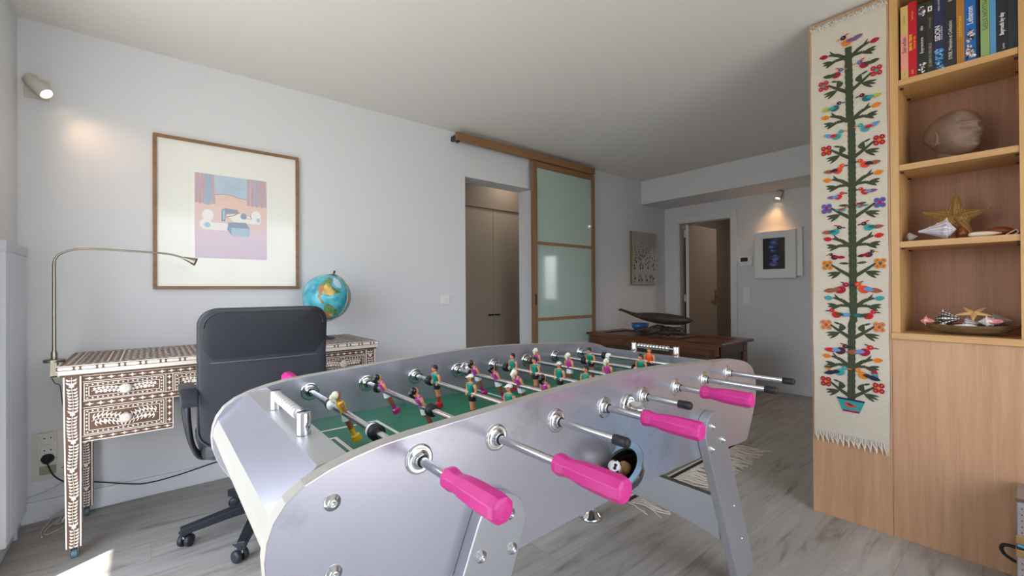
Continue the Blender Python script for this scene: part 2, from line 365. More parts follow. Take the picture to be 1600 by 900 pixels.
# hall behind it
m = MB(); m.box(7.2, 7.3, 1.2, YB, 0, ZC, TAUPE); m.box(XF+.12, 7.2, 3.2, YB, 0, ZC, TAUPE); m.box(XF+.12, 7.2, 1.2, 1.3, 0, ZC, TAUPE)
tag(m.build('wall_hall'), 'brown painted walls of the hall behind the inner door', 'wall', kind='structure')
t = thing('coat_rack', 'pale rail with a short hanger seen through the inner door', 'coat rack', (7.1, 2.4, 1.9))
m = MB(); m.box(7.08, 7.2, 1.5, 2.9, 2.0, 2.02, OFFW); m.build('shelf', t)
m = MB(); m.cyl((7.12, 1.5, 1.95), (7.12, 2.88, 1.95), .012, OFFW); m.build('rail', t)
for y in (1.6, 2.72): MB().box(7.11, 7.2, y, y+.02, 1.86, 2.0, OFFW).build('bracket', t)
# corridor behind the doorway
tag(MB().box(DX0-.5, 4.4, 4.5, 4.6, 0, ZC, TAUPE).build('wall_corridor_back'), 'taupe back wall of the corridor behind the wardrobe', 'wall', kind='structure')
tag(MB().box(DX0-.6, DX0-.5, YB+.2, 4.6, 0, ZC, WALL).build('wall_corridor_left'), 'white left end wall of the corridor', 'wall', kind='structure')
tag(MB().box(4.3, 4.4, YB+.2, 4.6, 0, ZC, WALL).build('wall_corridor_right'), 'white right end wall of the corridor', 'wall', kind='structure')
tag(MB().box(DX0-.5, 4.3, 3.98, 4.5, 2.10, ZC, TAUPE).build('trim_5'), 'taupe panel above the built-in wardrobe', 'panel', kind='structure')
def added_ceiling_lamp(name, label, loc, power, color):  # out-of-view fill lamp, added to brighten the rooms beyond the openings
    t = thing(name, label, 'added fill lamp', loc); m = MB(); m.lathe([(.0, -.05), (.09, -.045), (.13, -.02), (.13, 0)], mat('added_lamp_shade', (1, .86, .7), .4, emit=3), loc, 'Z', 32, caps=False); m.build('shade', t)
    d = bpy.data.lights.new(name+'_light', 'AREA'); d.shape = 'DISK'; d.size = .24; d.energy = power; d.color = color; o = bpy.data.objects.new(name+'_light', d); COL.objects.link(o); o.location = (loc[0], loc[1], loc[2]-.06)
added_ceiling_lamp('added_ceiling_lamp', 'unseen round lamp added to brighten the corridor behind the doorway', (3.2, 3.72, ZC-.001), 2.6, (1, .93, .86))
added_ceiling_lamp('added_ceiling_lamp', 'unseen round lamp added to brighten the hall behind the inner door', (6.3, 2.15, ZC-.001), 7, (1, .93, .88))
t = thing('built_in_wardrobe', 'taupe built-in wardrobe with two tall flat doors behind the doorway', 'wardrobe', (3.05, 4.2, 0))
MB().box(1.75, 4.2, 4.02, 4.46, 0, 2.097, TAUPE).build('body', t)
for x0, x1, hx in ((2.10, 3.044, 3.0), (3.048, 3.99, 3.09)):
    dr = MB().box(x0, x1, 4.0, 4.019, .02, 2.097, TAUPE2).build('door', t, bevel=.0015)
    MB().box(hx-.035, hx+.035, 3.975, 4.0, .875, .893, mat('bronze', srgb(84, 70, 56), .35, .8)).build('handle', dr, bevel=.003)
# sliding door on its rail
RY0, RY1 = 3.165, 3.235
t = thing('door_1', 'oak framed sliding door with frosted green glass', 'sliding door', (3.4, 3.2, 0), kind='structure')
m = MB(); m.box(2.022, 3.84, RY0-.012, RY0+.022, 2.459, 2.528, OAKX); m.box(2.10, 3.84, RY0+.022, RY1, 2.475, 2.52, OAKX); r = m.build('rail', t, bevel=.002)
m = MB(); m.box(2.03, 2.06, RY0+.022, YB, 2.475, 2.515, DARK); m.box(2.03, 2.05, RY0-.002, RY0+.03, 2.444, 2.459, DARK); tag(m.build('rail_bracket', t), 'dark metal bracket')
X0, X1 = 2.925, 3.872; m = MB(); y0, y1 = 3.185, 3.222
m.box(X0, X0+.056, y0, y1, .02, 2.458, OAK); m.box(X1-.050, X1, y0, y1, .02, 2.458, OAK)
for z0, z1 in ((2.398, 2.458), (1.625, 1.655), (.855, .885), (.02, .12)): m.box(X0+.056, X1-.050, y0+.003, y1-.003, z0, z1, OAKX)
m.build('door_frame', t, bevel=.002)
FG = mat('frosted_green_glass', srgb(170, 190, 180), .07, coat=1, spec=.5)
for z0, z1 in ((.12, .855), (.885, 1.625), (1.655, 2.398)): MB().box(X0+.05, X1-.045, 3.200, 3.208, z0-.008, z1+.008, FG).build('glass_pane', t)
MB().box(X0+.022, X0+.036, y0-.003, y0+.004, 1.02, 1.13, BLACK).build('door_handle', t)

# radiator: tall ribbed panel on the left wall
RAD = mat('radiator_enamel', srgb(192, 194, 201), .4)
t = thing('ribbed_radiator', 'tall white vertically ribbed radiator on the left wall by the corner', 'radiator', (-.49, 2.95, .1))
m = MB(); pts = []; n = 30; ya, yb = 2.765, 3.165
for i in range(n):
    y = ya+(yb-ya)*i/n; d = (yb-ya)/n; pts += [(-.480, y+d*.12), (-.468, y+d*.3), (-.468, y+d*.65), (-.480, y+d*.8), (-.490, y+d*.9)]
pts += [(-.508, yb), (-.508, ya)]
m.prism(pts, 'Z', .10, 1.345, RAD); m.build('ribbed_panel', t)
m = MB(); m.box(-.510, -.464, 2.76, 3.17, 1.345, 1.392, RAD); m.build('top_grille', t, bevel=.004)
m = MB(); m.box(-.508, -.474, 3.168, 3.19, .1, 1.38, RAD); m.build('end_cover', t, bevel=.004)
for y in (2.8, 3.05):
    for z in (.25, 1.1): MB().box(-.514, -.506, y-.02, y+.02, z, z+.05, RAD).build('wall_bracket', t)
MB().cyl((-.495, 3.1, .1), (-.495, 3.1, 0), .008, RAD).build('supply_pipe', t)

# wall spotlights
WS = mat('spot_body', srgb(205, 198, 188), .45)
LED = mat('lit_lens', (1, .78, .5), .3, emit=26)
def spot(name, label, plate, nrm, base, direc, L, R, power, color, bang=42):
    t = thing(name, label, 'spotlight', base)
    m = MB(); m.box(*plate, WS); m.build('wall_plate', t, bevel=.002)
    b = Vector(base); d = Vector(direc).normalized(); h = b+d*L
    m = MB(); m.cyl(b-Vector(nrm)*.0, b+Vector(nrm)*.035, .012, WS); 
    m.lathe([(0, 0), (R*.92, 0), (R, .004), (R, L), (R*.86, L), (R*.82, L-.012)], WS, b+Vector(nrm)*.035-d*.03, tuple(d), 28, caps=False); hd = m.build('lamp_head', t)
    o = b+Vector(nrm)*.035-d*.03+d*(L-.010)
    m = MB(); m.lathe([(0, 0), (R*.83, 0)], LED, o, tuple(d), 24, caps=False); m.build('lens', hd)
    ld = bpy.data.lights.new(name+'_light', 'SPOT'); ld.energy = power; ld.color = color; ld.spot_size = rad(bang); ld.spot_blend = .9; ld.shadow_soft_size = .02
    lo = bpy.data.objects.new(name+'_light', ld); COL.objects.link(lo); lo.location = o+d*.015; lo.rotation_euler = d.to_track_quat('-Z', 'Y').to_euler()
    return t
spot('wall_spotlight', 'small white cylinder spotlight high on the wall above the lamp in the left corner', (-.492, -.40, YB-.006, YB, 2.165, 2.268), (0, -1, 0), (-.452, YB-.006, 2.235), (.42, -.30, -.50), .115, .030, 9, (1, .62, .38), 120)
spot('wall_spotlight', 'lit brass-toned spotlight under the beam above the boxed picture', (XF-.006, XF, 1.80, 1.87, 2.18, 2.262), (-1, 0, 0), (XF-.006, 1.835, 2.225), (-.12, .08, -.34), .085, .028, 13, (1, .50, .20), 105)

# switches, thermostat, sockets
t = thing('light_switch', 'square white double switch on the long wall beside the doorway', 'switch', (1.968, YB, 1.09))
m = MB(); m.box(1.928, 2.008, YB-.009, YB, 1.05, 1.13, WHITE); m.build('plate', t, bevel=.002)
for x in (1.948, 1.969): MB().box(x, x+.0195, YB-.013, YB-.009, 1.068, 1.112, WHITE).build('rocker', t, bevel=.001)
t = thing('light_switch', 'tall white triple switch under the thermostat', 'switch', (XF, 2.205, 1.08))
m = MB(); m.box(XF-.009, XF, 2.165, 2.245, .985, 1.19, WHITE); m.build('plate', t, bevel=.002)
for z in (1.0, 1.062, 1.124): MB().box(XF-.013, XF-.009, 2.185, 2.225, z, z+.052, WHITE).build('rocker', t, bevel=.001)
t = thing('thermostat', 'white wall thermostat with a dark display between door and boxed picture', 'thermostat', (XF, 2.21, 1.5))
MB().box(XF-.022, XF, 2.135, 2.285, 1.435, 1.555, WHITE).build('housing', t, bevel=.004)
MB().box(XF-.0235, XF-.022, 2.185, 2.265, 1.49, 1.537, BLACK).build('display', t)
t = thing('wall_socket', 'stacked power sockets on a clear plate low in the left corner', 'socket', (-.41, YB, .33))
CLP = mat('clear_backplate', srgb(212, 208, 200), .25)
MB().box(-.468, -.352, YB-.004, YB, .205, .452, CLP).build('backplate', t, bevel=.001)
m = MB(); m.box(-.442, -.376, YB-.014, YB-.004, .318, .448, OFFW)
for z in (.417, .355):
    m.lathe([(.030, 0), (.027, .0022), (.0, .0022)], OFFW, (-.409, YB-.014, z), (0, -1, 0), 24, caps=False)
    for dx in (-.012, .012): m.cyl((-.409+dx, YB-.0165, z+.004), (-.409+dx, YB-.0171, z+.004), .0035, BLACK, 10)
m.build('double_socket', t, bevel=.001)
m = MB(); m.box(-.442, -.376, YB-.011, YB-.004, .285, .315, OFFW); m.box(-.440, -.380, YB-.008, YB-.004, .232, .275, mat('smoky_cover', srgb(150, 145, 125), .3)); m.build('lower_socket', t, bevel=.001)
t = thing('power_plug', 'black plug and cord running from the sockets along the long wall', 'plug', (-.409, YB-.03, .31))
m = MB(); m.lathe([(.024, 0), (.025, .012), (.018, .03), (.008, .04)], BLACK, (-.409, YB-.011, .318), (0, -1, -.3), 20); m.build('plug', t)
p = spline([(-.409, 3.225, .308), (-.38, 3.20, .24), (-.33, 3.215, .185), (-.241, 3.255, .150), (-.10, 3.257, .098), (-.017, 3.257, .078), (.12, 3.257, .085), (.341, 3.257, .118), (.60, 3.257, .155), (.9, 3.257, .15), (1.3, 3.257, .12)], 8)
MB().tube(p, .0035, BLACK, 8).build('cord', t)
# grey cable bundle on the floor
GC = mat('grey_cable', srgb(196, 190, 180), .5)
m = MB()
p = spline([(-.40, 3.03, .006), (-.41, 3.09, .006), (-.405, 3.16, .006), (-.38, 3.21, .03), (-.33, 3.24, .05), (-.31, 3.255, .06), (-.31, 3.24, .03), (-.31, 3.18, .01), (-.37, 3.15, .01), (-.33, 3.20, .025), (-.31, 3.255, .05), (-.305, 3.235, .02), (-.31, 3.14, .008), (-.38, 3.05, .007), (-.40, 3.10, .007), (-.36, 3.18, .02), (-.32, 3.235, .03), (-.30, 3.25, .01)], 8)
m.tube(p, .0035, GC, 8); m.tube([(-.345, 3.155, .012), (-.34, 3.17, .026), (-.33, 3.185, .03), (-.325, 3.19, .012)], .004, WHITE, 8)
tag(m.build('cable_bundle'), 'grey looped cable bundle on the floor behind the desk leg', 'cable')
m = MB(); m.tube(spline([(-.49, 3.265, .125), (-.42, 3.262, .14), (-.34, 3.262, .18), (-.28, 3.262, .24), (-.24, 3.262, .30)], 6), .006, TRIM, 8)
tag(m.build('wall_cable'), 'white cable pinned in a curve to the wall above the baseboard', 'cable')

# framed print on the long wall
t = thing('framed_print', 'large thin wood framed pastel print on the wall above the desk', 'picture', (.40, YB, 1.64))
m = MB(); f = .017; a, b, c_, d_ = .012, .788, 1.187, 2.092
for bx in ((a, b, c_, c_+f), (a, b, d_-f, d_), (a, a+f, c_+f, d_-f), (b-f, b, c_+f, d_-f)): m.box(bx[0], bx[1], YB-.028, YB-.002, bx[2], bx[3], OAKX)
m.build('frame', t, bevel=.001)
MAT_ = mat('passepartout', srgb(236, 235, 226), .25, coat=.5)
m = MB(); m.box(a+.01, b-.01, YB-.012, YB-.004, c_+.01, d_-.01, MAT_)
A = Art(m, (0, YB-.012, 0), (1, 0, 0), (0, 0, 1), (0, -1, 0)); LINE = mat('mat_line', srgb(220, 218, 210), .5)
A.frame(.178, .625, 1.352, 1.930, .0015, LINE); m.build('mat', t)
def ramp_mat(name, stops, lo, hi, axis=2):
    m = bpy.data.materials.new(name); m.use_nodes = True; n = m.node_tree.nodes; l = m.node_tree.links; b = n['Principled BSDF']; b.inputs['Roughness'].default_value = .35
    t = n.new('ShaderNodeTexCoord'); s_ = n.new('ShaderNodeSeparateXYZ'); l.new(t.outputs['Object'], s_.inputs[0])
    nz = n.new('ShaderNodeTexNoise'); nz.inputs['Scale'].default_value = 9; l.new(t.outputs['Object'], nz.inputs[0])
    mr = n.new('ShaderNodeMapRange'); mr.inputs[1].default_value = lo; mr.inputs[2].default_value = hi; l.new(s_.outputs[axis], mr.inputs[0])
    ad = n.new('ShaderNodeMath'); ad.operation = 'MULTIPLY_ADD'; ad.inputs[1].default_value = .14; l.new(nz.outputs[0], ad.inputs[0]); l.new(mr.outputs[0], ad.inputs[2])
    r = n.new('ShaderNodeValToRGB'); e = r.color_ramp.elements
    e[0].position = stops[0][0]; e[0].color = tuple(stops[0][1])+(1,); e[1].position = stops[-1][0]; e[1].color = tuple(stops[-1][1])+(1,)
    for p, c in stops[1:-1]: e.new(p).color = tuple(c)+(1,)
    l.new(ad.outputs[0], r.inputs[0]); l.new(r.outputs[0], b.inputs['Base Color']); return m
PR = ramp_mat('print_wash', [(.05, srgb(212, 196, 214)), (.35, srgb(222, 204, 216)), (.5, srgb(228, 204, 202)), (.72, srgb(230, 200, 184)), (1.0, srgb(222, 184, 182))], -.262, .258)
SKY = mat('print_sky', srgb(182, 200, 212), .35, var=.08, vscale=8); CUR = mat('print_curtain', srgb(196, 172, 180), .35, var=.12, vscale=14, stretch=(6, 1, .5)); CURB = mat('print_curtain_blue', srgb(164, 182, 200), .35)
m = MB(); A = Art(m, (.208, YB-.0125, 1.378), (1, 0, 0), (0, 0, 1), (0, -1, 0))
A.rect(0, .387, 0, .520, PR, 1)
hz = [(.10, .395), (.14, .405), (.18, .403), (.22, .392), (.26, .385), (.282, .388)]
A.poly([(.09, .520), (.09, .39)]+hz+[(.285, .520)], SKY, 2); A.stroke(hz, .0025, mat('print_violet', srgb(150, 120, 150), .4), 3)
for x0, x1, z0 in ((0, .105, .335), (.275, .387, .345)):
    A.poly([(x0, .520), (x0, z0)]+[(x0+(x1-x0)*i/8, z0+(.006 if i % 2 else -.004)) for i in range(1, 8)]+[(x1, z0), (x1-.008, .520)], CUR, 4)
A.poly([(.055, .520), (.05, .335), (.068, .328), (.085, .350), (.078, .520)], CURB, 5)
A.poly([(.325, .520), (.322, .345), (.332, .340), (.336, .520)], CURB, 5)
PW = mat('print_white', srgb(240, 236, 232), .4); B1 = mat('print_blue_a', srgb(146, 168, 190), .4); B2 = mat('print_blue_b', srgb(176, 202, 218), .4); B3 = mat('print_slate', srgb(152, 162, 180), .4)
A.ell((.065, .265), .030, .038, PW, 5); A.ell((.055, .210), .032, .034, PW, 5); A.ell((.062, .205), .016, .016, B2, 6)
A.poly([(.06, .176), (.06, .222), (.16, .222), (.20, .19), (.16, .176)], PW, 5)
A.ell((.325, .285), .028, .032, PW, 5); A.ell((.335, .255), .020, .026, PW, 5); A.poly([(.20, .235), (.16, .275), (.24, .29), (.33, .262), (.32, .228)], PW, 5); A.ell((.337, .258), .010, .014, B2, 6)
A.poly([(.135, .235), (.135, .305), (.155, .318), (.225, .313), (.225, .29), (.16, .28), (.155, .235)], B3, 6); A.poly([(.142, .24), (.142, .30), (.153, .31), (.153, .25)], B2, 7)
A.poly([(.165, .185), (.19, .148), (.285, .146), (.288, .20), (.268, .232), (.175, .228)], B2, 8); A.poly([(.165, .185), (.19, .148), (.185, .198), (.172, .228)], B1, 9)
A.poly([(.172, .23), (.185, .197), (.288, .199), (.268, .235)], B3, 9); A.stroke([(.16, .262), (.20, .275), (.235, .297)], .006, mat('print_tan', srgb(200, 160, 120), .4), 9); A.ell((.255, .275), .018, .020, B1, 9); A.stroke([(.27, .262), (.30, .262), (.29, .285)], .004, mat('print_tan', srgb(200, 160, 120), .4), 9)
m.build('print', t)

# small canvas by the chest
t = thing('canvas_painting', 'small upright canvas with dark dots and figures on the wall beyond the sliding door', 'painting', (4.94, YB, 1.56))
CV = mat('canvas_ground', srgb(176, 174, 167), .7, bump=.5, bscale=220, var=.06, vscale=12)
m = MB(); m.box(4.66, 5.205, YB-.032, YB-.003, 1.232, 1.902, CV); m.box(4.655, 4.66, YB-.032, YB-.003, 1.232, 1.902, OAK); A = Art(m, (4.66, YB-.032, 1.232), (1, 0, 0), (0, 0, 1), (0, -1, 0)); DK = mat('paint_dark', srgb(38, 40, 52), .6); TL = mat('paint_teal', srgb(80, 120, 132), .6); RD = mat('paint_plum', srgb(110, 60, 60), .6)
rr = random.Random(3)
for row in range(13):
    z = .20+row*.035; nn = 5+row//4
    for k in range(nn): A.ell((.03+.49*(k+rr.random()*.8)/nn, z+rr.uniform(-.012, .012)), max(.003, .014-row*.0008), max(.0035, .017-row*.001), DK if rr.random() < .8 else RD, 1+k % 3, 9)
for x in (.04, .13, .19, .30, .38, .45): A.stroke([(x, .02), (x+rr.uniform(-.02, .03), .13)], .012, TL, 2); A.stroke([(x+.03, .02), (x-.01, .12)], .008, TL, 3); A.ell((x+.02, .07+rr.uniform(-.02, .03)), .013, .016, DK, 4)
m.build('canvas', t)
# white box frame picture
t = thing('boxed_picture', 'deep white box frame with a dark blue picture on the end wall', 'picture', (XF, 1.87, 1.56))
MB().box(XF-.05, XF-.001, 1.615, 2.06, 1.305, 1.835, WHITE).build('box', t, bevel=.002)
m = MB(); m.box(XF-.085, XF-.05, 1.665, 2.085, 1.285, 1.815, WHITE); m.build('front_frame', t, bevel=.004)
m = MB(); m.box(XF-.0862, XF-.085, 1.77, 1.995, 1.385, 1.735, mat('picture_black', srgb(24, 25, 36), .2))
A = Art(m, (XF-.0862, 1.995, 1.385), (0, -1, 0), (0, 0, 1), (-1, 0, 0)); BL = mat('picture_blue', srgb(86, 116, 188), .3, var=.3, vscale=20); BD = mat('picture_deep_blue', srgb(44, 56, 112), .3, var=.3, vscale=20)
for (x, z, r_, s_) in ((.12, .33, .04, BD), (.11, .29, .05, BD), (.10, .25, .042, BD), (.11, .2, .035, BD), (.12, .13, .055, BD), (.11, .06, .05, BD), (.11, .30, .028, BL), (.085, .25, .026, BL), (.10, .21, .018, BL), (.125, .15, .022, BL), (.13, .11, .034, BL), (.10, .05, .03, BL), (.125, .08, .02, BL)):
    A.ell((x, z), r_, r_*.55, s_, 1 if s_ is BD else 2, 11, rr.uniform(-.5, .5))
m.build('picture', t)
# ============================================================ foosball table
TB = thing('foosball_table', 'silver foosball table with pink handles and a green field in the middle of the room', 'foosball table', (1.04, 1.135, 0))
CX = 1.04
half = [(0, .9295), (.10, .9285), (.21, .925), (.33, .9185), (.45, .911), (.58, .9035), (.66, .8985), (.72, .893), (.77, .884), (.812, .873), (.85, .858), (.878, .838), (.896, .812), (.905, .785), (.9085, .755), (.906, .722), (.896, .69), (.88, .658), (.862, .628), (.845, .603), (.828, .576), (.815, .560), (.80, .556), (.74, .560), (.65, .567), (.5, .577), (.35, .584), (.2, .588), (0, .590)]
right = [(CX+a, z) for a, z in half]; left = [(CX-a, z) for a, z in half[1:-1]][::-1]
OUT = right+left
for y0, y1 in ((.752, .785), (1.487, 1.520)):
    MB().prism(OUT, 'Y', y0, y1, PANEL, EDGE).build('side_panel', TB, bevel=.0018)
YI0, YI1 = .785, 1.487
# bright thin laminate lip is part of the panel; playing field
f = MB(); FX0, FX1, FZ_ = .273, 1.807, .757
f.box(FX0, FX1, YI0, YI1, FZ_-.02, FZ_, GREEN)
A = Art(f, (0, 0, FZ_), (1, 0, 0), (0, 1, 0), (0, 0, 1), .0004); ym = (YI0+YI1)/2; LW = .0105
for sx, x0 in ((1, FX0), (-1, FX1)):
    def R(a, b, c_, d_): A.rect(min(x0+sx*a, x0+sx*b), max(x0+sx*a, x0+sx*b), c_, d_, WHITE)
    for (w_, l_) in ((.212, .283), (.132, .132)):
        R(0, l_, ym-w_, ym-w_+LW); R(0, l_, ym+w_-LW, ym+w_); R(l_-LW, l_, ym-w_, ym+w_)
A.rect(CX-LW/2, CX+LW/2, YI0, YI1, WHITE)
for i in range(40):
    a, b = 2*PI*i/40, 2*PI*(i+1)/40; A.poly([(CX+r_*math.cos(t_), ym+r_*math.sin(t_)) for r_, t_ in ((.1, a), (.1, b), (.1-LW, b), (.1-LW, a))], WHITE, 2)
f.build('playing_field', TB)
# end bodies: counter, hood and tapered end
for sx in (1, -1):
    X = lambda a: CX-sx*(CX-a)
    zt = .877 if sx == 1 else .864
    prof = [(.273, zt), (.218, zt-.004), (.147, .806), (.138, .785), (.134, .765), (.157, .692), (.25, .60), (.27, .60)]
    m = MB(); rings = [[(X(a), y, z) for a, z in prof] for y in (YI0, YI1)]
    mats_ = [ALU, PANEL, CREAM, CREAM, CREAM, CREAM, CREAM, PANEL]
    for i in range(len(prof)):
        j = (i+1) % len(prof); m.add([rings[0][i], rings[0][j], rings[1][j], rings[1][i]], [(0, 1, 2, 3)], mats_[i])
    for y in (YI0+.0005, YI1-.0005): m.add([(X(a), y, z) for a, z in prof], [list(range(len(prof)))], CREAM)
    m.build('end_body', TB)
    m = MB(); gw = .11  # goal mouth
    m.box(min(X(.2725), X(.2755)), max(X(.2725), X(.2755)), ym-gw, ym+gw, FZ_, FZ_+.075, BLACK); m.build('goal_mouth', TB)
# underside
MB().box(.27, 1.81, YI0, YI1, .60, .70, mat('table_underside', srgb(120, 120, 122), .6)).build('cabinet_floor', TB)
# score counters
for sx, xc, z0, ya_, yb_ in ((1, .243, .8755, .968, 1.222), (-1, 1.832, .862, 1.045, 1.268)):
    sc = thing('score_counter', None, None, (0, 0, 0)); sc.parent = TB; sc.location = (0, 0, 0)
    def post(y):
        p = MB(); p.lathe([(.0135, 0), (.0135, .043), (.0125, .045), (0, .045)], CHROME, (xc, y, z0), 'Z', 28, caps=False); return p
    post(ya_).build('post', sc); post(yb_).build('post', sc)
    MB().cyl((xc, ya_, z0+.033), (xc, yb_, z0+.033), .004, ROD).build('bar', sc)
    n = 10
    for k in range(n):
        if sx == 1: y = yb_-.016-.0205*k-(.0 if k < 10 else .02)
        else: y = yb_-.030-.0165*k
        hw = .0096 if sx == 1 else .0068; R_ = .0125 if sx == 1 else .0125
        MB().lathe([(.004, -hw), (R_*.8, -hw), (R_, -hw*.5), (R_, hw*.5), (R_*.8, hw), (.004, hw)], WHITE if False else (CHROME if sx == -1 else mat('satin_bead', srgb(214, 214, 214), .3, .75)), (xc, y, z0+.033), 'Y', 22, caps=False).build('bead', sc)
# rod bearings
def escut(y, s_):
    return [(.0092, .015), (.0124, .0155), (.0132, .013), (.0136, .007), (.0145, .0050), (.021, .0042), (.0240, .0052), (.0272, .0042), (.0288, .001), (.0288, 0)]
for i in range(8):
    x = .392+.185*i
    for y, s_ in ((.752, -1), (YI1, -1), (.785, 1)):
        rb = MB().lathe([(r_, s_*h_) for r_, h_ in escut(0, 0)], CHROME, (x, y, .85), 'Y', 32, caps=False)
        rb.lathe([(.0090, s_*.0165), (.0118, s_*.0163)], BLACK, (x, y, .85), 'Y', 24, caps=False); rb.build('rod_bearing', TB)
# bolts on the near panel
def bolt(x, z, y, r_, par):
    m = MB(); m.lathe([(r_, 0), (r_, -.002), (r_*.62, -.0035), (r_*.58, -.006), (r_*.42, -.0085), (r_*.25, -.0088), (r_*.24, -.006), (0, -.006)], CHROME, (x, y, z), 'Y', 26, caps=False); return m.build('bolt', par)
BOLTM = CHROME
for x, z in ((.232, .818), (.234, .699), (1.848, .70)): bolt(x, z, .752, .014, TB)
# ball entry ports
for y, s_ in ((.752, -1), (1.487, -1)):
    m = MB(); m.lathe([(.031, 0), (.031, s_*.004), (.026, s_*.008), (.022, s_*.006), (.020, s_*.001), (0, s_*.001)], CHROME, (1.054 if y < 1 else .985, y, .838 if y < 1 else .848), 'Y', 30, caps=False)
    x0 = 1.054 if y < 1 else .985; z0 = .830 if y < 1 else .840
    m.lathe([(.0, 0), (.022, .0), (.026, .006), (.028, .012), (.025, .012), (.021, .005), (0, .003)], CHROME, (x0+.003, y+s_*.022, z0), (0, -.25, 1), 26, caps=False)
    m.tube([(x0-.018, y, z0-.012), (x0-.014, y+s_*.018, z0-.003)], .004, CHROME, 8); m.tube([(x0, y, z0-.022), (x0, y+s_*.015, z0-.024)], .004, CHROME, 8)
    m.build('ball_entry', TB)
# ball return scoop on the near side
BOW = Vector((.950, .703, .702)); nB = Vector((-.68, .28, .68)).normalized()
RIM = mat('rim_teal_steel', srgb(128, 150, 158), .22, .8); BK = mat('black_gloss_cup', srgb(12, 12, 14), .08, coat=1)
cup = thing('ball_return', None, None, (0, 0, 0)); cup.parent = TB; cup.location = (0, 0, 0)
q2 = nB.cross(Vector((1, 0, 0))).normalized(); q1 = q2.cross(nB).normalized()
def cupring(r_, h_, n=36): return [BOW+q1*(r_*.98*math.cos(2*PI*k/n))+q2*(r_*math.sin(2*PI*k/n))+nB*h_ for k in range(n)]
m = MB(); m.loft([cupring(.055, -.003), cupring(.074, -.002), cupring(.0755, .001), cupring(.074, .003), cupring(.057, .003), cupring(.055, -.003)], RIM, cap=False); m.build('rim', cup)
m = MB(); m.loft([cupring(.057, -.002), cupring(.056, -.022), cupring(.048, -.038), cupring(.034, -.049), cupring(.015, -.053), cupring(.001, -.054)], BK, cap=False); m.build('cup', cup)
m = MB(); m.box(.985, 1.008, .735, .752, .595, .645, BLACK); m.build('bracket', cup, bevel=.002)
# legs
def leg(xs, ysgn):
    """xs +1: right end, -1: left; ysgn -1 near, +1 far"""
    Y0, Y1 = (.7195, .7515) if ysgn < 0 else (1.4545, 1.4865)
    X = lambda a: CX+xs*(a-CX)
    c_ = (1.512, .674); R_ = .066
    arc = [(c_[0]+R_*math.cos(rad(a)), c_[1]+R_*math.sin(rad(a))) for a in [22.7+12*k for k in range(16)]]
    P = [(1.842, .060)]+arc+[(1.699, .060)]
    P = [(X(a), z) for a, z in P]
    l = MB().prism(P, 'Y', Y0, Y1, LEG, mat('leg_edge', srgb(196, 198, 204), .3, .7)).build('leg', TB, bevel=.0025)
    if ysgn < 0:
        for x, z in ((1.492, .694), (1.568, .632), (1.487, .618)): bolt(X(x), z, Y0, .0125, l)
        for x, z in ((1.658, .367), (1.721, .224)): MB().lathe([(.005, 0), (.0045, -.002), (0, -.003)], CHROME, (X(x), Y0, z), 'Y', 16, caps=False).build('screw', l)
    ft = MB(); ym_ = (Y0+Y1)/2; fx = X(1.765 if ysgn < 0 else 1.738)
    ft.lathe([(0, .064), (.016, .064), (.020, .056), (.048, .016), (.058, .010), (.058, .0), (0, 0)], CHROME, (fx, ym_, 0), 'Z', 28, caps=False); ft.build('levelling_foot', l)
for xs in (1, -1):
    for ys in (-1, 1): leg(xs, ys)
for xs in (1, -1):
    X = CX+xs*(1.62-CX); P = [(.752, .40), (1.52, .40), (1.52, .245), (1.45, .262), (1.35, .275), (1.136, .285), (.93, .275), (.82, .262), (.752, .245)]
    MB().prism(P, 'X', X-.014, X+.014, LEG).build('cross_panel', TB, bevel=.0015)
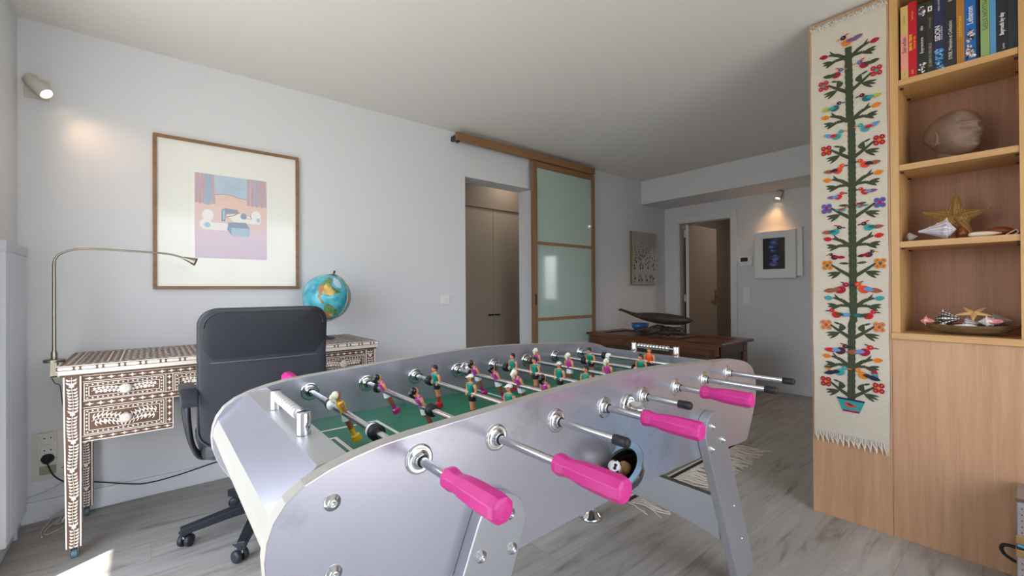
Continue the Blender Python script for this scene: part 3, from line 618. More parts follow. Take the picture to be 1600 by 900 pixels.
# ------- player figures
SK = mat('figure_skin', srgb(206, 140, 96), .35); SKD = mat('figure_skin_brown', srgb(150, 92, 52), .35)
cols = dict(purple=srgb(178, 56, 140), white=srgb(226, 224, 220), green=srgb(14, 128, 108), black=srgb(28, 28, 32), yellow=srgb(226, 186, 20), orange=srgb(228, 84, 24), red=srgb(188, 24, 34), hairk=srgb(24, 20, 22), hairb=srgb(226, 218, 190), hairbr=srgb(110, 70, 40), magenta=srgb(166, 36, 106))
FM = {k: mat('figure_'+k, v, .3, coat=.3) for k, v in cols.items()}
def figure(shirt, shorts, sock, hair, skin, cap=None, woman=False, legskin=None):
    legskin = legskin or skin
    m = MB()
    def ring(z, rx, ry, cx=0, n=14): return [(cx+rx*math.cos(2*PI*k/n), ry*math.sin(2*PI*k/n), z) for k in range(n)]
    S = [(-.088, .010, .010, .002, sock), (-.086, .0135, .0125, .002, sock), (-.072, .0125, .0125, .002, sock), (-.068, .006, .0075, 0, sock), (-.056, .0058, .0075, 0, sock), (-.048, .0075, .0088, 0, legskin), (-.036, .0075, .0095, 0, legskin), (-.022, .009, .012, 0, shorts if not woman else legskin)]
    if woman: S += [(-.0205, .013, .0155, 0, shorts), (-.004, .0095, .0125, 0, shirt), (.008, .0085, .0115, 0, shirt), (.022, .0105, .0145, 0, shirt), (.030, .0098, .0165, 0, shirt)]
    else: S += [(-.0205, .012, .0145, 0, shorts), (-.002, .0098, .0125, 0, shirt), (.010, .0095, .013, 0, shirt), (.022, .0115, .0165, 0, shirt), (.030, .010, .0185, 0, shirt)]
    S += [(.0355, .006, .0125, 0, skin), (.038, .0042, .0048, 0, skin), (.043, .0042, .0045, 0, skin)]
    m.loft([ring(*a[:4]) for a in S], [a[4] for a in S[:-1]])
    m.sphere((.001, 0, .051), .0095, skin, 14, (.95, .85, 1.15)); m.sphere((.0098, 0, .0495), .0022, skin, 6)
    if cap:
        m.sphere((-.001, 0, .0545), .0102, cap, 14, (1, .92, .75)); m.add([(.002, -.008, .0565), (.016, -.006, .0545), (.016, .006, .0545), (.002, .008, .0565)], [(0, 1, 2, 3)], cap)
        m.sphere((-.002, 0, .050), .0096, hair, 12, (.9, .95, 1))
    elif woman:
        m.sphere((-.0025, 0, .0535), .0106, hair, 14, (.95, .90, 1.02)); m.tube([(-.010, 0, .058), (-.0145, 0, .053), (-.0135, 0, .044), (-.010, 0, .034)], [.0045, .0058, .0055, .0025], hair, 8)
    else:
        m.sphere((-.0015, 0, .0555), .0108, hair, 14, (1, .9, .78)); m.sphere((-.005, 0, .050), .0085, hair, 10)
    m.sphere((.0085, .0032, .0525), .0011, FM['black'], 6); m.sphere((.0085, -.0032, .0525), .0011, FM['black'], 6)
    w_ = .0165 if woman else .0195
    for s_ in (-1, 1):
        m.tube([(0, s_*w_*.86, .031), (-.001, s_*(w_+.002), .022), (-.001, s_*(w_+.003), .010), (.006, s_*(w_-.001), .001), (.0095, s_*(w_-.006), -.004)], [.0052, .0050, .0042, .0036, .0038], skin, 8)
    return m
KINDS = {
 'yellow': lambda: figure(FM['yellow'], FM['white'], FM['yellow'], FM['hairb'], SKD, woman=True),
 'pd': lambda: figure(FM['purple'], FM['white'], FM['magenta'], FM['hairk'], SK, woman=True, legskin=SKD),
 'pb': lambda: figure(FM['purple'], FM['white'], FM['magenta'], FM['hairb'], SK, woman=True, legskin=SKD),
 'gd': lambda: figure(FM['green'], FM['black'], FM['red'], FM['hairk'], SK),
 'gc': lambda: figure(FM['green'], FM['black'], FM['red'], FM['hairbr'], SK, cap=FM['white']),
 'orange': lambda: figure(FM['orange'], FM['black'], FM['orange'], FM['hairbr'], SK)}
PROTO = {}
def player(kind, rod, y, tilt, face, slide):
    if kind not in PROTO: o = KINDS[kind]().build('player_figure', world=False, bevel=0); PROTO[kind] = o
    else: o = PROTO[kind].copy(); COL.objects.link(o)
    o.parent = rod
    M_ = Matrix.Rotation(-rad(tilt), 4, 'Y') @ (Matrix.Rotation(PI, 4, 'Z') if face < 0 else Matrix.Identity(4))
    M_.translation = Vector((rod['x0'], y, .85))-TB.location
    o.matrix_local = M_
def handle_pink(x, ye, L=.148):
    # octagonal grip: flared collar, waist, long barrel; far end at ye (towards camera), starts at ye+L
    m = MB(); prof = [(.0105, 0), (.0195, .002), (.0205, .012), (.0175, .028), (.0175, .036), (.0208, .060), (.0222, .085), (.0225, L-.012), (.0205, L-.002), (.014, L), (0, L+.001)]
    vs = []; n = 8
    rings = [[(x+r_*math.cos(PI/8+2*PI*k/n), ye+L-h, .85+r_*math.sin(PI/8+2*PI*k/n)) for k in range(n)] for r_, h in prof]
    m.loft(rings, PINK, cap=False, smooth=False); return m
ROWS = [  # near end y, handle, [(kind, y, tilt)], bumpers [(y, white)]
 (.494, 'pink', [('yellow', 1.167, 22)], [(1.268, 'bw'), (.966, 'wb')]),
 (.416, 'pink', [('pd', 1.333, 27), ('pd', 1.085, 27)], [(1.394, 'b'), (1.035, 'bb')]),
 (.542, 'cap', [('gd', 1.331, 9), ('gc', 1.116, 5), ('gc', .930, 3)], [(1.376, 'bb')]),
 (.478, 'pink', [('pd', 1.353, 24), ('pd', 1.228, 24), ('pb', 1.103, 24), ('pd', .973, 20)], [(1.392, 'b')]),
 (.602, 'cap', [('gd', 1.360, 4), ('gd', 1.228, 4), ('gc', 1.098, 4), ('gd', .974, 2)], [(1.402, 'bb')]),
 (.517, 'pink', [('pb', 1.415, 6), ('pb', 1.222, 6), ('pb', 1.027, 6)], [(1.450, 'b')]),
 (.517, 'cap', [('gd', 1.266, 12), ('gd', 1.006, 8)], [(1.302, 'bb'), (1.045, 'b'), (.972, 'b')]),
 (.528, 'cap', [('orange', 1.088, 4)], [(1.322, 'bw2'), ]),
]
for i, (ye, hd, men, bum) in enumerate(ROWS):
    x = .392+.185*i
    yn = ye+.003 if hd == 'cap' else ye+.14
    far = 1.487+.034+(.30 if i in (7,) else .02)
    m = MB(); m.cyl((x, yn, .85), (x, 1.545, .85), .0088, ROD, 20)
    rod = m.build('rod', TB); rod['x0'] = x
    if hd == 'pink': handle_pink(x, ye, .152 if i < 4 else .15).build('handle', rod, bevel=.0012)
    else: MB().lathe([(.0092, .036), (.0112, .036), (.0112, .006), (.0095, .001), (.005, -.001), (0, -.001)], BLACK, (x, ye, .85), 'Y', 24, caps=False).build('end_cap', rod)
    for y, k in bum:
        def bump(y, n_, r_=.0165, mt=BLACK):
            b = MB(); pr = [(.0088, 0)]
            for q in range(n_): pr += [(r_*.8, q*.0075), (r_, q*.0075+.0018), (r_, q*.0075+.0055), (r_*.8, q*.0075+.0074)]
            pr += [(.0088, n_*.0075)]
            b.lathe(pr, mt, (x, y, .85), 'Y', 26, caps=False); return b
        if k == 'b': bump(y-.006, 1).build('bumper', rod)
        if k == 'bb': bump(y-.012, 3).build('bumper', rod)
        if k == 'bw': bump(y+.004, 2, .0155).build('bumper', rod); MB().lathe([(.0088, 0), (.015, .002), (.0155, .022), (.0088, .024)], WHITE, (x, y-.022, .85), 'Y', 26, caps=False).build('collar', rod)
        if k == 'wb': bump(y-.022, 3, .0185).build('bumper', rod); MB().lathe([(.0088, 0), (.0165, .002), (.0165, .012), (.0088, .014)], WHITE, (x, y+.001, .85), 'Y', 26, caps=False).build('collar', rod)
        if k == 'bw2': bump(y, 3, .017).build('bumper', rod); MB().lathe([(.0088, 0), (.014, .002), (.0155, .018), (.0088, .020)], WHITE, (x, y-.021, .85), 'Y', 26, caps=False).build('collar', rod)
    for kd, y, tl in men: player(kd, rod, y, tl, 1 if kd in ('yellow', 'pd', 'pb') else -1, 0)
    # far side rod ends; one far handle shows a sliver over the far panel
    if i == 0:
        h = MB(); prof = [(.0105, 0), (.0195, .002), (.0205, .012), (.0175, .028), (.0175, .036), (.0208, .06), (.0225, .09), (.0225, .14), (.014, .152), (0, .153)]
        yo = 1.645
        h.loft([[(x+r_*math.cos(PI/8+2*PI*k/8), yo+hh, .85+r_*math.sin(PI/8+2*PI*k/8)) for k in range(8)] for r_, hh in prof], PINK, cap=False, smooth=False); h.build('handle', rod, bevel=.0012)
        MB().cyl((x, 1.54, .85), (x, yo+.01, .85), .0088, ROD).build('rod_end', rod)
    else:
        MB().cyl((x, 1.54, .85), (x, 1.64, .85), .0088, ROD).build('rod_end', rod)
# balls in the scoop
CORK = mat('cork_ball', srgb(205, 158, 108), .7, bump=.4, bscale=300, var=.15, vscale=60)
def ball(p, label, m_, spots=False):
    m = MB(); m.sphere((0, 0, 0), .0175, m_, 20)
    if spots:
        rr = random.Random(2)
        for k in range(9):
            a, b = rr.uniform(0, 2*PI), math.acos(rr.uniform(-1, 1)); n_ = Vector((math.sin(b)*math.cos(a), math.sin(b)*math.sin(a), math.cos(b)))
            if k == 0: n_ = Vector((-.55, -.6, .58)).normalized()
            t1 = n_.orthogonal().normalized(); t2 = n_.cross(t1)
            m.poly([n_*.01765*.985+(t1*math.cos(2*PI*j/5)+t2*math.sin(2*PI*j/5))*.0050+n_*.0004 for j in range(5)], BLACK)
    o = m.build('ball', world=False); o.location = p; return tag(o, label, 'ball', 'balls in the return scoop')
ball(Vector((.983, .714, .688)), 'plain cork foosball in the middle of the ball return scoop', CORK)
ball(Vector((.938, .712, .703)), 'small white and black foosball at the left of the ball return scoop', WHITE, True)
ball(Vector((.952, .716, .676)), 'cork foosball lowest at the front of the ball return scoop', CORK)

PL = {'yellow': 'blonde player in a yellow shirt', 'pd': 'dark haired player in a purple shirt', 'pb': 'blonde player in a purple shirt', 'gd': 'dark haired player in a green shirt', 'gc': 'player in a green shirt with a white cap', 'orange': 'player in an orange shirt'}
ML = {PROTO[k].data.name: v for k, v in PL.items()}
for r in TB.children:
    if 'x0' in r: del r['x0']
    for ch in r.children:
        if ch.name.startswith('player_figure'): ch['label'] = ML[ch.data.name]
        if ch.name.startswith('handle'): ch['label'] = 'bright pink eight-sided grip'
        if ch.name.startswith('end_cap'): ch['label'] = 'black rubber rod end'
# ============================================================ writing desk with bone inlay
BN = mat('bone_inlay', srgb(232, 222, 208), .4); BR = mat('brown_lac', srgb(96, 66, 50), .45, var=.18, vscale=8); BNK = mat('bone_knob', srgb(204, 198, 188), .4, bump=.5, bscale=150, var=.08, vscale=60)
DK_ = thing('inlaid_desk', 'brown and white bone inlaid writing desk against the long wall', 'desk', (.40, 2.97, 0))
DX, DW, DYf, DYb = -.312, 1.118, 2.68, 3.255
def vine_h(A, x0, x1, z0, z1, seed=0, layer=1):
    """leafy scroll along a horizontal field, mirrored about the middle"""
    rr = random.Random(seed); zc = (z0+z1)/2; h = (z1-z0)/2*.86; L = x1-x0; n = max(6, int(L/.014)); pts = []
    for i in range(n*2+1):
        t = i/(n*2); pts.append((x0+L*t, zc+h*.28*math.sin(t*PI*max(2, round(L/.07))) ))
    A.stroke(pts, .0018, BN, layer)
    for i in range(1, n*2, 1):
        px, pz = pts[i]; sgn = 1 if i % 2 else -1; d = 1 if i < n else -1
        A.leaf((px, pz), (px+d*.013, pz+sgn*h*.62), .0034, BN, layer, 5, .2*sgn*d); A.leaf((px-d*.002, pz+sgn*h*.30), (px+d*.006, pz+sgn*h*1.02), .0024, BN, layer+1, 4, .1*sgn*d)
    for k in (.2, .8):
        c = (x0+L*k, zc-h*.25)
        for j in range(6): a = j*PI/3; A.leaf(c, (c[0]+.0095*math.cos(a), c[1]+.0095*math.sin(a)), .0032, BN, layer+1, 3)
def vine_v(A, x0, x1, z0, z1, layer=1):
    xc = (x0+x1)/2; w_ = (x1-x0)/2*.9; n = int((z1-z0)/.0135); pts = []
    for i in range(n+1):
        z = z0+(z1-z0)*i/n; pts.append((xc+w_*.15*math.sin(i*.45), z))
    A.stroke(pts, .0016, BN, layer)
    for i in range(n):
        px, pz = pts[i]
        if i % 9 == 6:
            for j in range(6): a = j*PI/3+.5; A.leaf((px, pz+.004), (px+.0105*math.cos(a), pz+.004+.0105*math.sin(a)), .0036, BN, layer+1, 3)
        else:
            for s_ in (-1, 1): A.leaf((px, pz), (px+s_*w_*.92, pz+.008), .0040, BN, layer, 4, -.25*s_)
def diamonds(A, x0, x1, z0, z1, pitch, layer=1):
    horiz = (x1-x0) > (z1-z0); L = (x1-x0) if horiz else (z1-z0); n = max(1, int(L/pitch)); t = ((z1-z0) if horiz else (x1-x0))/2
    for i in range(n):
        c = (i+.5)*L/n; cx, cz = (x0+c, (z0+z1)/2) if horiz else ((x0+x1)/2, z0+c)
        a, b = (pitch*.46, t*.72) if horiz else (t*.72, pitch*.46)
        A.poly([(cx-a, cz), (cx-a*.25, cz-b*.3), (cx, cz-b), (cx+a*.25, cz-b*.3), (cx+a, cz), (cx+a*.25, cz+b*.3), (cx, cz+b), (cx-a*.25, cz+b*.3)], BN, layer)
def crosses(A, x0, x1, z0, z1, pitch, layer=1):
    horiz = (x1-x0) > (z1-z0); L = (x1-x0) if horiz else (z1-z0); n = max(1, int(L/pitch)); t = min(z1-z0, x1-x0)/2*.78
    for i in range(n):
        c = (i+.5)*L/n; cx, cz = (x0+c, (z0+z1)/2) if horiz else ((x0+x1)/2, z0+c)
        A.poly([(cx-t, cz), (cx-t*.35, cz-t*.35), (cx, cz-t), (cx+t*.35, cz-t*.35), (cx+t, cz), (cx+t*.35, cz+t*.35), (cx, cz+t), (cx-t*.35, cz+t*.35)], BN, layer)
# top
m = MB(); m.box(DX, DW, DYf, DYb, .828, .852, BR); m.box(DX+.004, DW-.004, DYf+.004, DYb, .812, .828, BN); m.box(DX+.010, DW-.010, DYf+.010, DYb, .802, .812, BR)
A = Art(m, (DX, DYf, .828), (1, 0, 0), (0, 0, 1), (0, -1, 0)); L = DW-DX
A.rect(0, L, .021, .024, BN); A.rect(0, L, 0, .003, BN)
x = .004; k = 0
while x < L-.01:
    w_ = .048 if k % 2 == 0 else .0145; w_ = min(w_, L-x-.002); A.poly([(x+w_/2+(w_/2-.006)*s_+.006*math.cos(a), .012+.0065*math.sin(a)) for s_, a0 in ((1, -90), (-1, 90)) for a in [rad(a0+30*j) for j in range(7)]] if w_ > .02 else [(x+w_/2+.0072*math.cos(j*PI/6), .012+.0072*math.sin(j*PI/6)) for j in range(12)], BN, 2); x += w_+.0055; k += 1
A = Art(m, (DX, DYf, .812), (1, 0, 0), (0, 0, 1), (0, -1, 0))
T = Art(m, (DX, DYf, .852), (1, 0, 0), (0, 1, 0), (0, 0, 1)); Dp = DYb-DYf
T.frame(0, L, 0, Dp, .006, BN); T.frame(.05, L-.05, .05, Dp-.05, .006, BN, 2)
for x0_ in (.155, .20, L-.206, L-.161): T.rect(x0_, x0_+.007, .05, Dp-.05, BN, 2)
crosses(T, .008, L-.008, .008, .048, .03); crosses(T, .008, L-.008, Dp-.048, Dp-.008, .03)
crosses(T, .01, .048, .05, Dp-.05, .03); crosses(T, L-.048, L-.01, .05, Dp-.05, .03)
diamonds(T, .165, .198, .06, Dp-.06, .03); diamonds(T, L-.198, L-.165, .06, Dp-.06, .03)
rr = random.Random(5)
for gx in range(40):
    for gy in range(16):
        xx = .215+(L-.43)*(gx+.5)/40; yy = .06+(Dp-.12)*(gy+.5)/16; a = rr.uniform(0, PI); q = .0145
        T.leaf((xx-q*math.cos(a), yy-q*math.sin(a)), (xx+q*math.cos(a), yy+q*math.sin(a)), .0055, BN, 1, 4, .15)
        if (gx+gy) % 2: T.leaf((xx, yy), (xx+q*math.cos(a+1.3), yy+q*math.sin(a+1.3)), .004, BN, 2, 3)
for s0 in (.058, L-.15):
    for gx in range(4):
        for gy in range(16):
            xx = s0+.092*(gx+.5)/4; yy = .06+(Dp-.12)*(gy+.5)/16; a = rr.uniform(0, PI); T.leaf((xx-.011*math.cos(a), yy-.011*math.sin(a)), (xx+.011*math.cos(a), yy+.011*math.sin(a)), .005, BN, 1, 4, .15)
m.build('desk_top', DK_, bevel=.001)
# carcass: front face at y=2.70
YF_ = 2.70
m = MB(); m.box(-.285, 1.09, YF_, 3.22, .655, .803, BR)
for x0_, x1_ in ((-.245, .085), (.72, 1.05)): m.box(x0_, x1_, YF_+.0002, 3.22, .507, .656, BR)
F = Art(m, (0, YF_, 0), (1, 0, 0), (0, 0, 1), (0, -1, 0))
F.rect(-.232, 1.037, .7985, .802, BN); F.rect(-.232, 1.037, .772+.0, .775, BN); diamonds(F, -.228, 1.034, .776, .798, .036)
F.rect(-.232, 1.037, .6865, .689, BN, 1); F.rect(-.232, 1.037, .6565, .6595, BN, 1); diamonds(F, -.228, 1.034, .660, .686, .036)
for x0_, x1_ in ((-.245, .085), (.72, 1.05)):
    F.rect(x0_, x1_, .507, .511, BN); F.rect(x0_, x1_, .532, .535, BN); diamonds(F, x0_+.015, x1_-.004, .512, .531, .036); 
for xx in (.055, .725):
    F.rect(xx, xx+.003, .689, .772, BN); F.rect(xx+.027, xx+.030, .689, .772, BN); diamonds(F, xx+.003, xx+.027, .69, .772, .026)
    F.rect(xx+.0, xx+.003, .535, .657, BN, 1); F.rect(xx+.027, xx+.030, .507, .657, BN, 1); diamonds(F, xx+.003, xx+.027, .536, .656, .026)
S_ = Art(m, (-.285, YF_, 0), (0, 1, 0), (0, 0, 1), (-1, 0, 0))
S_.frame(.06, .5, .66, .80, .004, BN); 
m.build('desk_body', DK_)
def drawer(x0, x1, z0, z1, knob=True):
    m = MB(); m.box(x0, x1, YF_-.006, YF_+.02, z0, z1, BR); D = Art(m, (0, YF_-.006, 0), (1, 0, 0), (0, 0, 1), (0, -1, 0))
    D.frame(x0, x1, z0, z1, .003, BN); g = .0125; D.frame(x0+.003+g, x1-.003-g, z0+.003+g, z1-.003-g, .0025, BN)
    i = .003
    crosses(D, x0+i, x1-i, z0+i, z0+i+g, .0165); crosses(D, x0+i, x1-i, z1-i-g, z1-i, .0165)
    crosses(D, x0+i, x0+i+g, z0+i+g, z1-i-g, .0145); crosses(D, x1-i-g, x1-i, z0+i+g, z1-i-g, .0145)
    vine_h(D, x0+.024, x1-.024, z0+.021, z1-.021)
    o = m.build('drawer', DK_)
    if knob:
        k_ = MB(); n = 24; xc, zc = (x0+x1)/2, (z0+z1)/2
        k_.lathe([(.006, 0), (.006, -.012), (.020, -.016), (.0225, -.020), (.020, -.026), (.012, -.029), (.007, -.0275), (0, -.030)], BNK, (xc, YF_-.006, zc), 'Y', 28, caps=False)
        k_.build('knob', o)
drawer(-.228, .050, .692, .768); drawer(-.228, .050, .540, .652)
drawer(.090, .402, .692, .768); drawer(.408, .720, .692, .768)
drawer(.760, 1.035, .692, .768); drawer(.760, 1.035, .540, .652)
def dleg(x0, y0, flip=1):
    """tapered square leg; x0 is the outer top corner"""
    m = MB(); w_ = .060; t = .008
    xs = (x0, x0+flip*w_); bs = (x0+flip*t, x0+flip*(w_-.001))
    top = [(xs[0], y0, .803), (xs[1], y0, .803), (xs[1], y0+w_, .803), (xs[0], y0+w_, .803)]
    bot = [(bs[0], y0+.003, .055), (bs[1], y0+.003, .055), (bs[1], y0+w_-.003, .055), (bs[0], y0+w_-.003, .055)]
    m.loft([top, bot], BR, smooth=False)
    # inlay on the front and on the outer side
    H = .748
    for o_, u_, n_ in (((min(xs), y0, .055), (1, 0, 0), (0, -1, 0)), ((min(xs) if flip > 0 else max(xs), y0, .055), (0, 1, 0), (-flip, 0, 0)), ((max(xs) if flip > 0 else min(xs), y0, .055), (0, 1, 0), (flip, 0, 0))):
        k0 = len(m.v); Fm = Art(m, o_, u_, (0, 0, 1), n_, .0004)
        Fm.rect(.001, .0065, 0, H, BN); Fm.rect(w_-.0065, w_-.001, 0, H, BN); vine_v(Fm, .009, w_-.009, .004, H-.004)
        for i in range(k0, len(m.v)):   # follow the taper
            v = m.v[i]; q = 1-(v.z-.055)/H
            ctr = (xs[0]+xs[1])/2; bc = (bs[0]+bs[1])/2; f_ = 1-(abs(t)-.001+.002)/w_*q
            v.x = (v.x-ctr)*f_+ctr+(bc-ctr)*q; cy = y0+w_/2; v.y = (v.y-cy)*(1-.006/w_*q)+cy
    o = m.build('leg', DK_)
    c = MB(); xc = (bs[0]+bs[1])/2; yc = y0+w_/2; GM = mat('caster_steel', srgb(120, 134, 142), .3, .8)
    c.box(xc-.016, xc+.016, yc-.016, yc+.016, .048, .055, GM); c.box(xc-.014, xc-.011, yc-.012, yc+.016, .014, .05, GM); c.box(xc+.011, xc+.014, yc-.012, yc+.016, .014, .05, GM)
    c.cyl((xc-.010, yc+.004, .0195), (xc+.010, yc+.004, .0195), .0195, mat('caster_wheel', srgb(92, 112, 122), .4), 24); c.build('caster', o, bevel=.001)
dleg(-.294, 2.692); dleg(-.294, 3.170); dleg(1.099, 2.692, -1); dleg(1.099, 3.170, -1)
# ------- goose neck lamp clamped to the desk
BRS = mat('brushed_nickel', srgb(150, 142, 128), .32, .95)
t = thing('desk_lamp', 'slim brushed metal gooseneck lamp clamped to the left end of the desk', 'lamp', (-.340, 2.86, .853))
lx, ly = -.338, 2.86
m = MB(); m.lathe([(0, 0), (.036, 0), (.036, .012), (.030, .014), (0, .014)], BRS, (lx, ly, .854), 'Z', 30, caps=False); m.box(lx-.012, lx+.05, ly-.015, ly+.015, .785, .793, BRS); m.box(lx-.012, lx+.012, ly-.015, ly+.015, .785, .856, BRS); m.cyl((lx+.04, ly, .765), (lx+.04, ly, .80), .006, BRS); m.build('clamp', t, bevel=.0015)
m = MB(); m.lathe([(.011, 0), (.011, .03), (.0072, .04), (.0066, .37), (.0060, .44)], BRS, (lx, ly, .866), 'Z', 20); m.build('pole', t)
p = spline([(lx, ly, 1.30), (lx+.003, ly, 1.322), (lx+.02, ly, 1.348), (lx+.06, ly, 1.369), (lx+.11, ly, 1.376), (lx+.17, ly, 1.377), (lx+.26, ly, 1.374), (lx+.34, ly, 1.371), (lx+.41, ly, 1.366), (lx+.455, ly, 1.354), (lx+.478, ly, 1.345)], 8)
MB().tube(p, .0048, BRS, 10).build('gooseneck', t)
hd = Vector((.93, -.10, -.36)).normalized(); h0 = Vector((lx+.470, ly, 1.349))
m = MB(); m.lathe([(.0062, 0), (.008, .008), (.020, .052), (.0205, .060), (.017, .059), (.006, .03), (0, .028)], BRS, h0, tuple(hd), 26, caps=False); m.build('lamp_head', t)
m = MB(); m.tube(spline([(lx-.01, ly, .79), (lx-.012, 2.98, .74), (-.352, 3.15, .70), (-.356, 3.24, .62), (-.345, 3.262, .50), (-.335, 3.262, .42), (-.29, 3.262, .36), (-.26, 3.262, .30), (-.30, 3.262, .262), (-.36, 3.262, .255)], 8), .0022, mat('lamp_cord', srgb(90, 88, 86), .5), 6); m.build('cord', t)
# ------- globe
t = thing('globe', 'blue desk globe with a curved metal arm on the right of the desk', 'globe', (.915, 3.02, .853))
gc = Vector((.905, 3.02, 1.128)); GR = .152
def globe_mat():
    m = bpy.data.materials.new('globe_map'); m.use_nodes = True; n = m.node_tree.nodes; l = m.node_tree.links; b = n['Principled BSDF']; b.inputs['Roughness'].default_value = .25; b.inputs['Coat Weight'].default_value = .3
    t = n.new('ShaderNodeTexCoord'); nz = n.new('ShaderNodeTexNoise'); nz.inputs['Scale'].default_value = 14; nz.inputs['Detail'].default_value = 6; l.new(t.outputs['Object'], nz.inputs[0])
    r = n.new('ShaderNodeValToRGB'); e = r.color_ramp.elements; e[0].position = .35; e[0].color = srgb(40, 150, 176)+(1,); e[1].position = .68; e[1].color = srgb(110, 204, 214)+(1,); l.new(nz.outputs[0], r.inputs[0]); l.new(r.outputs[0], b.inputs['Base Color']); return m
GB = globe_mat(); LG = mat('land_green', srgb(104, 140, 92), .3, var=.4, vscale=45); LY = mat('land_yellow', srgb(200, 172, 98), .3, var=.35, vscale=30); LO = mat('land_brown', srgb(176, 132, 92), .3, var=.25, vscale=40); LW_ = mat('polar_white', srgb(196, 214, 226), .3)
m = MB(); m.sphere(gc, GR, GB, 72)
vd = (Vector((0, 0, 1.17))-gc).normalized(); gx = Vector((0, 0, 1)).cross(vd).normalized(); gz = vd.cross(gx)
tl = rad(-14)
def gp(a, b, l=1):
    # point on the globe a to the right, b up (in radii) of the point that faces the room
    ca, sa = math.cos(tl), math.sin(tl); a, b = a*ca-b*sa, a*sa+b*ca
    w_ = math.sqrt(max(0, 1-a*a-b*b)); return gc+(gx*a+gz*b+vd*w_)*(GR*(1.002+.0045*l))
def land(pts, mt, l=1):
    rg = random.Random(len(pts))
    for _ in range(3):
        q = []
        for i in range(len(pts)):
            a, b = pts[i], pts[(i+1) % len(pts)]; j = .012 if _ < 2 else 0
            q += [(a[0]*.75+b[0]*.25+rg.uniform(-j, j), a[1]*.75+b[1]*.25+rg.uniform(-j, j)), (a[0]*.25+b[0]*.75, a[1]*.25+b[1]*.75)]
        pts = q
    c = (sum(p[0] for p in pts)/len(pts), sum(p[1] for p in pts)/len(pts)); N = len(pts); K = 5; vs = [gp(c[0], c[1], l)]; fs = []
    for k in range(1, K+1):
        for p in pts: f_ = k/K; vs.append(gp(c[0]+(p[0]-c[0])*f_, c[1]+(p[1]-c[1])*f_, l))
    for i in range(N):
        j = (i+1) % N; fs.append((0, 1+i, 1+j))
        for k in range(K-1): fs.append((1+k*N+i, 1+(k+1)*N+i, 1+(k+1)*N+j, 1+k*N+j))
    m.add(vs, fs, mt, True)
land([(-.20, .82), (-.05, .86), (.05, .72), (.02, .55), (.16, .45), (.42, .40), (.46, .30), (.26, .22), (.16, .10), (.02, .04), (-.06, .12), (-.20, .10), (-.30, -.05), (-.36, -.10), (-.34, .10), (-.44, .28), (-.40, .45), (-.28, .58)], LG, 1)
land([(-.14, .60), (.0, .50), (.14, .36), (.28, .30), (.20, .14), (.02, .08), (-.16, .12), (-.30, .10), (-.26, .35), (-.2, .5)], LY, 2)
land([(-.36, .44), (-.26, .52), (-.20, .35), (-.22, .15), (-.30, -.02), (-.36, .12), (-.42, .28)], LO, 3)
land([(-.34, -.06), (-.26, -.02), (-.12, -.20), (.0, -.28), (-.04, -.32), (-.2, -.22)], LO, 2)
land([(.02, -.28), (.18, -.24), (.36, -.34), (.54, -.44), (.56, -.56), (.44, -.66), (.34, -.80), (.20, -.92), (.10, -.90), (.10, -.72), (.0, -.52), (-.04, -.40)], LG, 1)
land([(.10, -.58), (.26, -.60), (.40, -.66), (.30, -.80), (.18, -.90), (.10, -.84), (.12, -.7)], LO, 2); land([(.22, -.66), (.38, -.60), (.44, -.64), (.32, -.78)], LY, 3)
land([(.08, .92), (.3, .80), (.42, .62), (.46, .50), (.30, .48), (.14, .60), (.04, .78)], LW_, 1)
land([(.86, .44), (.93, .28), (.95, .05), (.88, -.06), (.80, -.02), (.84, .14), (.80, .30)], LO, 1)
land([(.92, -.2), (.90, -.34), (.82, -.46), (.80, -.3), (.86, -.16)], LG, 1)
land([(.72, .62), (.80, .56), (.78, .48), (.70, .52)], LG, 1)
m.build('sphere', t)
# meridian arm half circle in the plane of the tilted axis
axd = (gx*.26+gz*.96).normalized(); side = (gx*.80+vd*.60).normalized(); side = (side-axd*side.dot(axd)).normalized()
pts = []
for i in range(29):
    a = rad(-4+188*i/28); pts.append(gc+axd*(GR+.008)*math.cos(a)+side*(GR+.008)*math.sin(a))
m = MB(); m.tube(pts, [(.0030, .0065)]*len(pts), mat('brass_arm', srgb(168, 158, 138), .35, .6), 8, flat=tuple(side)); 
m.cyl(gc+axd*GR, gc+axd*(GR+.026), .006, DARK, 12); m.sphere(gc+axd*(GR+.026), .008, DARK, 10); m.lathe([(.03, 0), (.024, .004), (.006, .006)], DARK, gc+axd*(GR-.002), tuple(axd), 20, caps=False); m.build('meridian_arm', t)
fb = gc-axd*(GR+.010)
m = MB(); BZ = mat('dark_bronze', srgb(74, 72, 76), .4, .5); b0 = Vector((fb.x+.01, fb.y, .853)); H_ = fb.z-.853
m.lathe([(.082, 0), (.082, .006), (.070, .011), (.030, .020), (.017, .040), (.013, H_*.75), (.016, H_+.004), (0, H_+.004)], BZ, b0, 'Z', 36, caps=False); m.build('base', t)
m = MB(); m.lathe([(.040, -.006), (.046, .006), (.043, .006), (.036, -.004)], mat('clear_ring', srgb(190, 186, 170), .2, .3), fb+axd*.010, tuple(axd), 28, caps=False); m.build('lower_ring', t)

